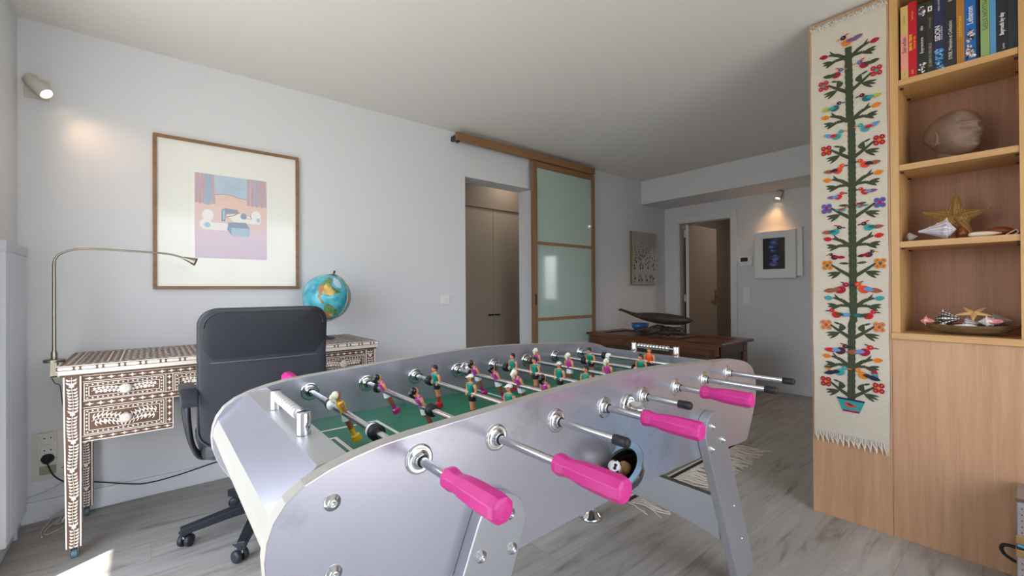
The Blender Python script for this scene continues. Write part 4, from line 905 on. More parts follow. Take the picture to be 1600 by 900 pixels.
# ------- office chair
CH = thing('office_chair', 'black high-backed office chair on casters between the desk and foosball table', 'chair', (.44, 2.50, 0))
LT = mat('black_leather', srgb(44, 46, 52), .38, bump=.25, bscale=180); MS = mat('black_mesh', srgb(52, 54, 62), .62, bump=.6, bscale=700); PIP = mat('grey_piping', srgb(92, 96, 106), .35)
def back_pt(x, z, d):
    # gentle lumbar curve: z runs .53-1.10; y of the rear face
    q = (z-.53)/.57; y = 2.175+.030*math.sin(q*PI*.9)-.028*q; xx = (x-.40)/.25
    return Vector((x, y+d-.018*xx*xx*-1, z))
def back_panel(x0, x1, z0, z1, r, d0, d1, mt, name, bev, puff=0):
    out = rrect(x0, x1, z0, z1, r, 8) if r else [(x1, z1), (x0, z1), (x0, z0), (x1, z0)]
    # grid fill by rings towards the centre
    c = ((x0+x1)/2, (z0+z1)/2); K = 7; m = MB()
    for d, s_ in ((d0, -1), (d1, 1)):
        rings = []
        for k in range(K+1):
            f_ = 1-k/K*.999; rings.append([back_pt(c[0]+(a-c[0])*f_, c[1]+(b-c[1])*f_, d+s_*puff*(1-f_**3)) for a, b in out])
        m.loft(rings, mt, cap=False)
    n = len(out); A_ = [back_pt(a, b, d0) for a, b in out]; B_ = [back_pt(a, b, d1) for a, b in out]
    m.add(A_+B_, [(i, (i+1) % n, n+(i+1) % n, n+i) for i in range(n)], mt, True)
    return m.build(name, CH, bevel=bev, weld=True)
full = rrect(.150, .650, .525, 1.098, .072, 8)
back_panel(.150, .650, .525, 1.098, .072, .0, .045, MS, 'backrest', .008)
# leather head section wraps the top
up_ = [(x, z) for x, z in full if z > .9]
poly = [(.6535, .872)]+[(x+(.0035 if x > .4 else -.0035), z+.003) for x, z in up_]+[(.1465, .872)]
m = MB(); c = (.40, .93); K = 6
for d, s_ in ((-.007, -1), (.052, 1)):
    rings = [[back_pt(c[0]+(a-c[0])*(1-k/K*.999), c[1]+(b-c[1])*(1-k/K*.999), d+s_*.003*(1-(1-k/K)**3)) for a, b in poly] for k in range(K+1)]
    m.loft(rings, LT, cap=False)
n = len(poly); A_ = [back_pt(a, b, -.007) for a, b in poly]; B_ = [back_pt(a, b, .052) for a, b in poly]; m.add(A_+B_, [(i, (i+1) % n, n+(i+1) % n, n+i) for i in range(n)], LT, True)
m.build('headrest_cover', CH, bevel=.006, weld=True)
m = MB(); inn = rrect(.166, .634, .54, 1.082, .062, 8)
m.tube([back_pt(a, b, -.0085) for a, b in inn if b > .875][:0]+[back_pt(a, b, -.0085) for a, b in [p_ for p_ in inn if p_[1] > .9]], .0035, LT, 8); m.build('piping', CH); m = MB()
m.tube([back_pt(.153+.494*i/12, .872, -.0075) for i in range(13)], .0028, PIP, 8); m.build('seam', CH); m = MB()
lo = [p_ for p_ in rrect(.149, .651, .523, 1.1, .072, 8) if p_[1] < .66]; lo = sorted([p_ for p_ in lo if p_[0] < .4], key=lambda q: -q[1])+sorted([p_ for p_ in lo if p_[0] >= .4], key=lambda q: q[1])
m.tube([back_pt(.149, .87, .002)]+[back_pt(a, b, .002) for a, b in lo]+[back_pt(.651, .87, .002)], .005, LT, 8); m.build('piping', CH)
m = MB(); m.prism(rrect(.165, .635, 2.235, 2.70, .08, 8), 'Z', .445, .515, LT); m.build('seat', CH, bevel=.02)
m = MB(); m.box(.37, .47, 2.13, 2.168, .44, .75, DARK); m.box(.37, .47, 2.15, 2.45, .425, .445, DARK); m.build('back_bracket', CH, bevel=.006)
m = MB(); m.cyl((.44, 2.5, .09), (.44, 2.5, .26), .028, DARK, 24); m.cyl((.44, 2.5, .25), (.44, 2.5, .445), .016, CHROME, 20); m.build('gas_column', CH)
cc = Vector((.44, 2.5, 0))
for k, ang in enumerate((180, 245, 317, 33, 108)):
    a = rad(ang); d = Vector((math.cos(a), math.sin(a), 0)); R_ = .325; s_ = Vector((-d.y, d.x, 0))
    rings = []
    for f_, zt, hh, ww in ((.06, .135, .045, .030), (.5, .118, .038, .024), (.93, .098, .034, .019), (1.04, .094, .040, .018)):
        c = cc+d*(R_*f_); rings.append([c+s_*ww+Vector((0, 0, zt)), c-s_*ww+Vector((0, 0, zt)), c-s_*ww*.9+Vector((0, 0, zt-hh)), c+s_*ww*.9+Vector((0, 0, zt-hh))])
    o = MB().loft(rings, DARK, smooth=False).build('leg', CH, bevel=.004)
    c = cc+d*R_; m = MB(); td = Vector((math.cos(a+.9), math.sin(a+.9), 0)); ts = Vector((-td.y, td.x, 0)); w0 = c-td*.014; w0.z = .027
    for q in (-1, 1):
        m.lathe([(.0, .006), (.024, .006), (.027, .009), (.027, .020), (.024, .0255), (.010, .0275), (0, .027)], DARK, w0, tuple(ts*q), 28, caps=False)
    m.cyl(w0-ts*.01, w0+ts*.01, .008, DARK, 12); m.tube([w0+Vector((0, 0, .030))-td*.024, w0+Vector((0, 0, .036)), w0+Vector((0, 0, .030))+td*.022], [(.004, .024)]*3, DARK, 8); m.cyl((c.x, c.y, .04), (c.x, c.y, .07), .006, CHROME, 12)
    m.build('caster', o)
for sx in (-1, 1):
    X = lambda a: .40+sx*(.40-a)*-1 if sx < 0 else .80-a
    X = (lambda a: a) if sx < 0 else (lambda a: .80-a)
    m = MB(); pad = [(X(.085), 2.215), (X(.148), 2.215), (X(.140), 2.45), (X(.098), 2.46)]
    rings = []
    for y, x0, x1, z, th in ((2.168, .092, .148, .722, .022), (2.185, .088, .150, .758, .034), (2.21, .088, .150, .776, .026), (2.30, .088, .150, .772, .028), (2.42, .092, .146, .765, .026), (2.47, .10, .138, .752, .018)):
        rings.append([Vector((X(a), y, b)) for a, b in ((x0, z-th*.8), (x0, z-th*.1), (x0+.008, z), (x1-.008, z), (x1, z-th*.1), (x1, z-th*.8))])
    m.loft(rings, DARK); m.build('armrest_pad', CH, bevel=.003)
    m = MB(); p = spline([(X(.118), 2.25, .755), (X(.116), 2.235, .68), (X(.122), 2.26, .60), (X(.135), 2.30, .52), (X(.16), 2.32, .462), (X(.20), 2.34, .445)], 6)
    m.tube(p, [(.011, .019)]*len(p), DARK, 10, flat=(1, 0, 0)); p = spline([(X(.118), 2.42, .745), (X(.112), 2.43, .66), (X(.120), 2.41, .58), (X(.138), 2.37, .50), (X(.165), 2.35, .455)], 6)
    m.tube(p, [(.010, .017)]*len(p), DARK, 10, flat=(1, 0, 0)); m.build('armrest_bracket', CH)

# ------- carved chest
C = thing('wooden_chest', 'dark carved oak chest with a panelled lid in front of the inner door', 'chest', (4.02, 2.42, 0))
cx0, cx1, cy0, cy1, zt = 3.735, 4.305, 1.735, 3.15, .70
m = MB(); m.box(3.70, 4.345, 1.695, 3.178, zt-.026, zt-.012, WALNUT)
lip = [(3.70, 4.345, 1.695, 1.80), (3.70, 4.345, 3.05, 3.178), (3.70, 3.80, 1.80, 3.05), (4.245, 4.345, 1.80, 3.05), (3.80, 4.245, 2.195, 2.28), (3.80, 4.245, 2.60, 2.685)]
for b in lip: m.box(*b, zt-.012, zt, WALNUT)
m.build('lid', C, bevel=.004)
m = MB(); m.box(cx0+.012, cx1-.012, cy0+.012, cy1-.012, .10, zt-.026, WALNUTD); m.build('body', C)
m = MB()
for y0, y1 in ((cy0, cy0+.12), (2.10, 2.19), (2.55, 2.64), (cy1-.12, cy1)): m.box(cx0, cx0+.03, y0, y1, .04 if y0 in (cy0, cy1-.12) else .20, zt-.04, WALNUT)
m.box(cx0-.002, cx0+.03, cy0, cy1, zt-.115, zt-.026, WALNUT); m.box(cx0-.002, cx0+.03, cy0, cy1, .10, .20, WALNUT)
for x0, x1 in ((cx0, cx0+.09), (cx1-.09, cx1)): m.box(x0, x1, cy0, cy0+.03, .0, zt-.03, WALNUT); m.box(x0, x1, cy1-.03, cy1, .0, zt-.03, WALNUT)
m.box(cx0+.09, cx1-.09, cy0+.002, cy0+.028, zt-.11, zt-.026, WALNUT); m.box(cx0+.09, cx1-.09, cy0+.002, cy0+.028, .10, .19, WALNUT); m.build('frame', C, bevel=.003)
# carved rosettes on the front
for (yc, zc, r_) in ((2.62, .625, .085), (1.80, .60, .040), (1.98, .40, .07), (2.37, .40, .07), (2.80, .40, .07), (3.06, .60, .040)):
    m = MB()
    for j in range(16):
        a = 2*PI*j/16
        if r_ > .08 and not (0 <= a <= PI+.01): continue
        p0 = Vector((cx0-.004, yc+math.cos(a)*r_*.25, zc+(-.04 if r_ > .08 else 0)+math.sin(a)*r_*.25)); p1 = Vector((cx0-.002, yc+math.cos(a)*r_, zc+(-.04 if r_ > .08 else 0)+math.sin(a)*r_))
        m.tube([p0, (p0+p1)/2+Vector((-.004, 0, 0)), p1], [.002, r_*.085, .002], WALNUT, 6)
    m.sphere((cx0-.002, yc, zc+(-.04 if r_ > .08 else 0)), r_*.18, WALNUT, 10)
    m.build('carved_rosette', C)
# ------- driftwood stand and carved canoe, blue bowl
t = thing('driftwood', 'gnarled piece of driftwood on the chest under the carved canoe', 'driftwood', (3.98, 2.44, .70))
m = MB(); rr = random.Random(11)
for p0, p1, r0, r1_ in (((3.95, 2.74, .725), (4.0, 2.45, .785), .022, .030), ((4.0, 2.70, .720), (3.96, 2.30, .735), .026, .032), ((3.98, 2.56, .745), (4.0, 2.30, .765), .045, .034), ((4.0, 2.46, .76), (3.98, 2.20, .778), .036, .014), ((3.94, 2.40, .735), (3.97, 2.19, .745), .032, .016), ((4.0, 2.52, .765), (4.0, 2.42, .79), .028, .022), ((4.06, 2.62, .73), (4.05, 2.30, .74), .03, .03)):
    p0, p1 = Vector(p0), Vector(p1); N = 10; pts = []; rs = []
    for k in range(N+1):
        f_ = k/N; q = p0.lerp(p1, f_)+Vector((rr.uniform(-1, 1), rr.uniform(-1, 1), rr.uniform(-.6, .6)))*.007; r_ = (r0+(r1_-r0)*f_)*rr.uniform(.6, 1.3)*(.45 if k in (0, N) else 1); q.z = max(q.z, .704+r_*.75); pts.append(q); rs.append((r_, r_*.75))
    m.tube(pts, rs, DRIFT, 9)
m.build('branches', t)
t = thing('carved_canoe', 'dark carved wooden canoe model with an upswept tail resting on driftwood', 'model boat', (4.0, 2.5, .83))
m = MB(); rings = []
prof = [(0, .942, .006, .010), (.03, .945, .013, .015), (.09, .930, .018, .017), (.17, .907, .025, .021), (.24, .894, .044, .030), (.34, .886, .068, .048), (.46, .878, .080, .060), (.58, .872, .080, .062), (.68, .868, .070, .057), (.76, .866, .052, .046), (.81, .866, .036, .031), (.845, .867, .016, .014), (.858, .868, .004, .004)]
for s_, z, w_, h_ in prof:
    y = 2.965-s_; n = 18
    rings.append([Vector((4.0+w_*math.cos(2*PI*k/n), y, z+(h_*math.sin(2*PI*k/n) if math.sin(2*PI*k/n) < 0 else h_*.80*math.sin(2*PI*k/n)))) for k in range(n)])
m.loft(rings, DRIFT); m.build('hull', t)
m = MB()
for s0, s1 in ((.27, .70),):
    pts = []; 
    for k in range(13):
        s_ = s0+(s1-s0)*k/12; z = .880-.018*(k/12)**.7; w_ = .052*math.sin(PI*(.12+.76*k/12))
        pts.append((w_, 2.965-s_, z))
    for q in (-1, 1): m.tube([Vector((4.0+q*a*1.02, b, c+.026)) for a, b, c in pts], .0045, mat('canoe_edge', srgb(92, 70, 46), .5), 6)
for k in range(6):
    y = 2.64-.055*k; m.tube([(3.965, y, .898), (3.96, y-.02, .903), (3.965, y-.04, .897)], .004, mat('canoe_edge', srgb(92, 70, 46), .5), 6)
m.build('gunwale', t)
BG = mat('blue_glass', (.06, .36, .85), .05, trans=.75, coat=.5)
t = thing('blue_glass_bowl', 'small translucent blue glass bowl on the chest behind the driftwood', 'bowl', (4.16, 2.78, .70))
m = MB(); m.lathe([(.035, .0), (.040, .004), (.066, .022), (.086, .052), (.093, .094), (.090, .094), (.082, .054), (.063, .027), (.035, .008), (0, .007)], BG, (4.16, 2.80, .7005), 'Z', 40, caps=False); m.build('bowl', t)

# ------- kilim rug beyond the table
RW = mat('rug_cream', srgb(214, 204, 188), .95, bump=.6, bscale=400); RG = mat('rug_grey_green', srgb(116, 120, 104), .95, bump=.6, bscale=400); RB = mat('rug_black', srgb(38, 36, 36), .95); RR_ = mat('rug_clay', srgb(150, 112, 86), .95, bump=.6, bscale=400); ROc = mat('rug_ochre', srgb(166, 140, 74), .95)
t = thing('kilim_rug', 'patterned flat woven rug with a long cream fringe on the floor beyond the foosball table', 'rug', (2.7, 1.9, 0))
rx0, rx1, ry0, ry1 = 2.0, 3.36, 1.43, 2.35
m = MB(); m.box(rx0, rx1, ry0, ry1, .0005, .007, RG); A = Art(m, (rx0, ry0, .007), (1, 0, 0), (0, 1, 0), (0, 0, 1), .0004); w_ = rx1-rx0; h_ = ry1-ry0
A.rect(0, w_, .0, .03, RB); A.rect(0, w_, .03, .045, RW, 2); A.frame(.03, w_-.03, .07, h_-.07, .02, RW, 2); A.frame(.055, w_-.055, .095, h_-.095, .012, RB, 2)
for k in range(9):
    for j in range(6):
        cx, cy = .14+(w_-.28)*k/8, .16+(h_-.32)*j/5; mt = (RR_, ROc, RW)[(k+j) % 3]; A.poly([(cx-.06, cy), (cx, cy-.05), (cx+.06, cy), (cx, cy+.05)], mt, 2); A.poly([(cx-.025, cy), (cx, cy-.02), (cx+.025, cy), (cx, cy+.02)], RB, 3)
m.build('woven_field', t)
m = MB(); rr = random.Random(4)
for k in range(190):
    x = rx0+(rx1-rx0)*(k+.5)/190+rr.uniform(-.004, .004); L_ = rr.uniform(.10, .22); dx = rr.uniform(-.07, .09); z = rr.uniform(.004, .020)
    m.tube([(x, ry0+.004, .005), (x+dx*.3, ry0-L_*.35, z), (x+dx*.6+rr.uniform(-.01, .01), ry0-L_*.7, .004), (x+dx, ry0-L_, .0035)], .0036, RW, 5)
o = m.build('fringe', t); o['kind'] = 'stuff'
# ============================================================ bookcase
B = thing('bookcase', 'tall beech bookcase with open shelves over a plain cupboard at the right', 'bookcase', (2.83, .2, 0))
bx0, bx1 = 2.688, 2.985
m = MB(); m.box(bx0, bx1, .4375, .760, 0, ZC-.012, BEECH); m.build('side_cabinet', B, bevel=.001)
m = MB(); m.box(bx0-.002, bx1, .4065, .4365, .959, ZC-.012, BEECHE); m.build('upright', B, bevel=.001)
m = MB(); m.box(bx0-.002, bx1, .0, .040, .959, ZC-.012, BEECHE); m.build('upright', B, bevel=.001)
m = MB(); m.box(bx0-.002, bx1, -.80, -.765, .959, ZC-.012, BEECHE); m.build('upright', B, bevel=.001)
m = MB(); m.box(bx0-.012, bx1, -.80, .437, .930, .959, BEECHS); m.build('counter_board', B, bevel=.0015)
m = MB(); m.box(bx0, bx1, -.80, .4365, 0, .929, BEECH); m.build('cupboard', B, bevel=.001)
MB().box(bx0-.0006, bx0, -.1, -.098, .02, .92, BLACK).build('door_gap', B)
BACK = wood_mat('beech_back_shaded', srgb(150, 105, 78), srgb(174, 127, 97), 'Z', .8, .5)  # same beech, darkened to put the shelf recess shade into the colour
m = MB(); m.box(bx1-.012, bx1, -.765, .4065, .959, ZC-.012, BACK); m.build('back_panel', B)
m = MB(); m.box(bx0, bx1, -.765, .4065, ZC-.035, ZC-.012, BEECHS); m.build('top_board', B)
for z in (2.110, 1.714, 1.356):
    for y0, y1 in ((.040, .4065), (-.765, 0)):
        sh = MB().box(bx0+.003, bx1-.012, y0, y1, z, z+.0275, BEECHS).build('shelf', B, bevel=.001)
        if y0 > 0:
            for x in (bx0+.045, bx1-.07):
                for y in (y0, y1): q = MB(); s_ = 1 if y == y0 else -1; q.box(x-.007, x+.007, min(y, y+s_*.012), max(y, y+s_*.012), z-.006, z-.0002, DARK); q.build('shelf_pin', sh)
# ------- tapestry on the cabinet side
t = thing('woven_tapestry', 'long cream woven hanging with a tree of birds and flowers on the beech cabinet', 'tapestry', (2.683, .60, 1.5))
tx = 2.6815; u0y = .750
CRM = mat('tapestry_cream', srgb(212, 202, 184), .95, bump=1.0, bscale=520, stretch=(1, 1, 2.2), var=.05, vscale=60)
def wav(u, z): return .0016*math.sin(z*9+u*7)+.001*math.sin(z*23)
m = MB(); NU, NZ = 12, 90; zt0, zb0 = 2.520, .432
vs = []; fs = []
for j in range(NZ+1):
    z = zt0+(zb0-zt0)*j/NZ
    for i in range(NU+1):
        u = .304*i/NU+.0015*math.sin(z*11); vs.append((tx-wav(u, z), u0y-u, z))
for j in range(NZ):
    for i in range(NU): a = j*(NU+1)+i; fs.append((a, a+1, a+NU+2, a+NU+1))
m.add(vs, fs, CRM, True); m.add([(v[0]+.0025, v[1], v[2]) for v in vs], fs, CRM, True)
cl = m.build('cloth', t)
TC = {k: mat('yarn_'+k, c, .95, bump=.8, bscale=600) for k, c in dict(green=srgb(62, 70, 50), red=srgb(190, 34, 34), crimson=srgb(160, 24, 52), orange=srgb(214, 124, 26), lorange=srgb(206, 128, 70), teal=srgb(56, 150, 150), blue=srgb(84, 92, 160), sky=srgb(100, 140, 186), navy=srgb(40, 40, 66), purple=srgb(120, 84, 130), maroon=srgb(76, 30, 44), yellow=srgb(176, 172, 70), dteal=srgb(40, 100, 108), brown=srgb(150, 84, 60), ored=srgb(216, 70, 34)).items()}
class TA(Art):
    def P(s, p, layer=1):
        u, z = p; return Vector((tx-.0012-wav(u, z)-s.step*layer, u0y-u, z))
m = MB(); A = TA(m, (0, 0, 0), (0, 1, 0), (0, 0, 1), (1, 0, 0), .0004)
G = TC['green']; UC = .163
# trunk with ragged edges
zs = [2.372-(2.372-.615)*i/130 for i in range(131)]; wv = [(.0145 if z > 2.3 else .0165)*(1 if i % 2 else .86) for i, z in enumerate(zs)]
cu = lambda z: .157+(.012 if 1.0 < z < 2.0 else .012*max(0, 1-abs(z-1.5)/1.0))
for i in range(130):
    A.poly([(cu(zs[i])-wv[i], zs[i]), (cu(zs[i])+wv[i], zs[i]), (cu(zs[i+1])+wv[i+1], zs[i+1]), (cu(zs[i+1])-wv[i+1], zs[i+1])], G, 2)
Js = [2.327, 2.161, 2.013, 1.829, 1.689, 1.530, 1.387, 1.239, 1.086, .934, .788, .642]
def flower(c, col, ctr):
    r_ = .021
    for a in (25, 115, 205, 295): a = rad(a+20); A.ell((c[0]+r_*.75*math.cos(a), c[1]+r_*.85*math.sin(a)), .0115, .0125, TC[col], 5, 8, rad(22)); A.ell((c[0]+r_*.8*math.cos(a), c[1]+r_*.9*math.sin(a)), .004, .0035, TC[ctr], 6, 6)
    A.ell(c, .007, .008, TC[ctr], 7, 8)
flw = {1: ('red', 'teal'), 3: ('crimson', 'orange'), 5: ('blue', 'crimson'), 7: ('orange', 'dteal'), 9: ('lorange', 'brown'), 11: ('crimson', 'orange')}
bud = {0: 'crimson', 2: 'orange', 4: 'orange', 6: 'red', 8: 'teal', 10: 'orange'}
for k, z in enumerate(Js):
    c0 = cu(z)
    for s_ in (-1, 1):
        U = lambda du: c0+s_*du
        if k % 2 == 0:
            A.stroke([(U(.008), z-.012), (U(.045), z+.022), (U(.082), z+.034)], [.020, .015, .008], G, 1)
            A.leaf((U(.03), z+.008), (U(.078), z+.055), .006, G, 1, 5, -.1*s_); A.leaf((U(.02), z+.0), (U(.070), z+.036), .006, G, 1)
            A.leaf((U(.082), z+.030), (U(.122), z+.036), .0115, TC[bud[k]], 4, 6)
            A.stroke([(U(.02), z-.006), (U(.055), z-.004), (U(.075), z-.016)], [.012, .014, .012], G, 1)
            for dx, dz in ((.110, .004), (.108, -.012), (.096, -.028)): A.leaf((U(.062), z-.006), (U(dx), z+dz), .0065, G, 1)
        else:
            A.stroke([(U(.008), z-.012), (U(.05), z+.018), (U(.088), z+.048)], [.018, .014, .008], G, 1)
            flower((U(.106), z+.047 if k > 2 else z+.05), *flw[k])
            if k in (1, 3, 9, 11): A.leaf((U(.05), z+.016), (U(.046), z+.058), .014, G, 1, 6, .25*s_); A.leaf((U(.045), z+.052), (U(.075), z+.062), .005, G, 1)
            else: A.leaf((U(.012), z+.052), (U(.058), z+.056), .006, G, 1)
            for dx, dz in ((.110, .006), (.106, -.010), (.092, -.024)): A.leaf((U(.048), z+.010), (U(dx), z+dz), .006, G, 1)
def bird(u, z, d, body, head, wing, tail, crest=None, s=1.0, up=.0, hu=.016, hz=.018):
    s *= 1.12
    """d: +1 faces right, -1 faces left"""
    A.ell((u, z), .0165*s, .0135*s, TC[body], 8, 12, rad(12*d)); A.leaf((u-d*.008*s, z), (u-d*.052*s, z+up), .0085*s, TC[tail], 9, 5); A.leaf((u+d*.004, z+.002), (u-d*.028*s, z-.002+up*.4), .0075*s, TC[wing], 10, 5, -.08*d)
    h_ = (u+d*hu*s, z+hz*s); A.ell(h_, .0095*s, .0085*s, TC[head], 11, 9); A.leaf((h_[0]+d*.006, h_[1]), (h_[0]+d*.026*s, h_[1]-.005), .0028, TC['orange' if head in ('navy', 'blue', 'teal') else 'navy'], 10, 4)
    A.ell((h_[0]+d*.002, h_[1]+.001), .0022, .0022, CRM, 12, 6)
    if crest: A.leaf((h_[0], h_[1]+.007), (h_[0]-d*.024, h_[1]+.015), .0032, TC[crest], 10, 4)
bird(.152, 2.396, -1, 'orange', 'navy', 'purple', 'purple', 'ored', 1.15, .016, .010, .022)
rows = [(.059, 2.255, ('crimson', 'blue', 'green', 'green', 'ored'), 1, .010), (.067, 2.090, ('dteal', 'maroon', 'teal', 'yellow', None), 1, .004), (.060, 1.945, ('teal', 'teal', 'red', 'sky', None), 1, .020), (.058, 1.771, ('ored', 'ored', 'navy', 'brown', None), 1.05, .004), (.056, 1.637, ('red', 'red', 'sky', 'purple', None), .85, .004), (.036, 1.571, ('teal', 'red', 'red', 'teal', None), .62, .002), (.070, 1.462, ('teal', 'maroon', 'dteal', 'brown', 'red'), 1.0, .002)]
for du, z, c_, s_, up in rows:
    bird(UC+.0+du, z, -1, *c_[:4], crest=c_[4], s=s_, up=up); bird(UC-du+.006, z-.008, 1, *c_[:4], crest=c_[4], s=s_, up=up)
for u, z, d, c_, s_, up in ((.232, 1.330, 1, ('maroon', 'navy', 'crimson', 'maroon', None), .8, -.006), (.094, 1.325, -1, ('maroon', 'navy', 'crimson', 'crimson', None), .8, -.002),
    (.212, 1.162, -1, ('ored', 'ored', 'sky', 'brown', 'dteal'), 1.25, -.010), (.118, 1.160, 1, ('crimson', 'crimson', 'brown', 'brown', 'dteal'), 1.25, -.006),
    (.228, 1.032, 1, ('red', 'red', 'green', 'dteal', None), 1.05, .004), (.100, 1.034, -1, ('red', 'red', 'green', 'sky', None), 1.05, .002),
    (.212, .855, 1, ('crimson', 'red', 'sky', 'brown', 'dteal'), 1.25, -.006), (.116, .853, 1, ('maroon', 'maroon', 'sky', 'red', 'crimson'), 1.2, .002),
    (.207, .742, -1, ('orange', 'orange', 'navy', 'navy', None), 1.15, -.016), (.112, .745, 1, ('teal', 'teal', 'navy', 'navy', None), 1.15, -.014)):
    bird(u, z, d, *c_[:4], crest=c_[4], s=s_, up=up)
A.poly([(.237, .757), (.262, .757), (.264, .735), (.250, .725), (.238, .735)], TC['teal'], 5); A.poly([(.236, .755), (.240, .771), (.256, .773), (.263, .756)], TC['crimson'], 6)
A.poly([(.050, .762), (.075, .762), (.070, .738)], TC['orange'], 5); A.poly([(.044, .762), (.052, .772), (.076, .770), (.078, .760)], TC['green'], 6)
A.poly([(.100, .617), (.212, .612), (.192, .556), (.122, .556)], TC['teal'], 4); A.poly([(.099, .620), (.212, .615), (.210, .606), (.101, .611)], TC['navy'], 5); A.poly([(.122, .560), (.191, .560), (.190, .551), (.124, .551)], TC['crimson'], 5)
A.ell((.148, .587), .018, .011, TC['ored'], 6, 10, -.5); A.leaf((.15, .59), (.182, .580), .006, TC['ored'], 7); A.leaf((.14, .594), (.165, .585), .004, TC['navy'], 8)
m.build('woven_tree', t)
FRW = mat('tapestry_fringe_white', srgb(228, 222, 210), .95)
m = MB(); rr = random.Random(9)
for k in range(78):
    u = .302*(k+.5)/78; g = (math.floor(u/.0215)+.5)*.0215; y = u0y-u; tip = u0y-(u*.28+g*.72+.006); L_ = .050+.008*math.sin(k*.9)+rr.uniform(-.004, .004)
    m.tube([(tx-.0015, y, zb0+.003), (tx-.0035, y-(u0y-tip-u)*-.25*0-rr.uniform(-.002, .002), zb0-L_*.4), (tx-.003, tip+(y-tip)*.25, zb0-L_*.75), (tx-.002, tip, zb0-L_)], .0014, FRW, 4)
for k in range(74):
    u = .304*(k+.5)/74; y = u0y-u; L_ = rr.uniform(.012, .03)
    m.tube([(tx-.001, y, zt0-.004), (tx-.006, y-rr.uniform(-.01, .01), zt0+L_*.6), (tx-.007, y-rr.uniform(-.016, .016), zt0+L_*.2), (tx-.008, y-rr.uniform(-.02, .02), zt0-L_*.6)], .0013, FRW, 4)
o = m.build('fringe', t); o['kind'] = 'stuff'
m = MB(); m.tube([(tx+.001, u0y-.30*i/20, zt0+.012+.002*math.sin(i*1.7)) for i in range(21)], .0025, CRM, 6); m.build('hanging_cord', t)

# ------- books
BKZ = 2.1378
def book(y1, y0, h, col, label, draw=None, depth=.17, xo=0, lean=0):
    """spine faces -x; y1 left edge (larger y), y0 right edge"""
    nm = 'book'; t = thing(nm, label, 'book', (bx0+.03, (y0+y1)/2, BKZ), 'books on the top shelf')
    x0 = bx0+.018+xo; c = mat('cover_%d_%d_%d' % tuple(int(v*999) for v in col), col, .35)
    m = MB(); th = .0018
    m.box(x0, x0+.003, y0, y1, BKZ, BKZ+h, c); m.box(x0+.003, x0+depth, y0, y0+th, BKZ, BKZ+h, c); m.box(x0+.003, x0+depth, y1-th, y1, BKZ, BKZ+h, c)
    A = Art(m, (x0, y1, BKZ), (0, -1, 0), (0, 0, 1), (-1, 0, 0), .0002)
    if draw: draw(A, y1-y0, h)
    m.build('cover', t)
    MB().box(x0+.003, x0+depth-.004, y0+th, y1-th, BKZ+.003, BKZ+h-.003, PAPER).build('pages', t)
PAPER = mat('book_paper', srgb(222, 214, 196), .8)
INK = {k: mat('ink_'+k, c, .4) for k, c in dict(white=srgb(225, 222, 215), black=srgb(30, 30, 36), yellow=srgb(228, 196, 60), plum=srgb(110, 50, 90), pink=srgb(222, 150, 130), grey=srgb(150, 146, 140), tan=srgb(206, 176, 140), blue=srgb(70, 140, 190), sky=srgb(130, 180, 210), dgreen=srgb(50, 72, 40), ored=srgb(200, 90, 40)).items()}
UPR = PI/2
def T(txt, size, ink, fx, fz, sx=1, rot=UPR, layer=3, al='LEFT', bold=0):
    return lambda A, w, h: A.text(txt, w*fx, h*fz, size, INK[ink], layer, rot, sx, al, bold)
def multi(*fs): return lambda A, w, h: [f(A, w, h) for f in fs]
def Rr(x0, x1, z0, z1, ink): return lambda A, w, h: A.rect(w*x0, w*x1, h*z0, h*z1, INK[ink], 1)
def blot(x0, x1, z0, z1, inks, n, seed):
    def f(A, w, h):
        r_ = random.Random(seed)
        for k in range(n):
            c = (w*r_.uniform(x0+.1, x1-.1), h*r_.uniform(z0+.01, z1-.01)); A.ell(c, w*r_.uniform(.05, .14), w*r_.uniform(.05, .2), INK[r_.choice(inks)], 2+k % 5, 7, r_.uniform(0, 3))
    return f
book(.3985, .3725, .342, srgb(204, 176, 104), 'yellow to pink paperback at the left end of the top shelf', multi(Rr(0, 1, .12, .62, 'pink'), T('Saradan', .020, 'plum', .5, .36, 1.2, bold=.0003), T('Said Karam', .009, 'plum', .5, .76), T('ALM', .007, 'plum', .5, .06)))
book(.3720, .3425, .350, srgb(184, 18, 34), 'bright red book with yellow spine lettering', multi(T('SERVIR TERRE', .013, 'yellow', .30, .36, .95, bold=.0003), T('SOUS LE CIEL', .010, 'yellow', .74, .37, 1.0), T('Said Karam', .009, 'yellow', .5, .76), T('ALM', .010, 'yellow', .5, .05)))
book(.3420, .3100, .325, srgb(38, 38, 42), 'black book with a square mosaic picture at the top and bottom of its spine', multi(T('Expressions', .016, 'white', .5, .30, .95), blot(.1, .95, .82, .96, ('white', 'grey', 'plum'), 26, 1), blot(.1, .95, .03, .17, ('white', 'grey', 'black'), 26, 2), T('dilo', .014, 'white', .5, .62)))
book(.3095, .2870, .322, srgb(52, 46, 36), 'thin dark brown book with a small square emblem on its spine', multi(T('LE LIBAN AU XXE SIECLE', .0125, 'grey', .5, .08, .78, bold=.0003), T('SAMIR KASSIR', .008, 'grey', .5, .62), Rr(.2, .8, .86, .93, 'white'), lambda A, w, h: A.rect(w*.38, w*.62, h*.875, h*.915, INK['black'], 2)))
book(.2860, .2520, .330, srgb(38, 42, 74), 'dark blue book lettered SIDON over a pale blue picture', multi(T('SIDON', .024, 'white', .38, .40, .92, bold=.0004), T('CITE AUTREFOIS', .008, 'white', .75, .40), blot(.05, .95, .0, .3, ('blue', 'sky', 'blue'), 46, 3), T('PIERRE AMMAR', .0075, 'white', .5, .80)))
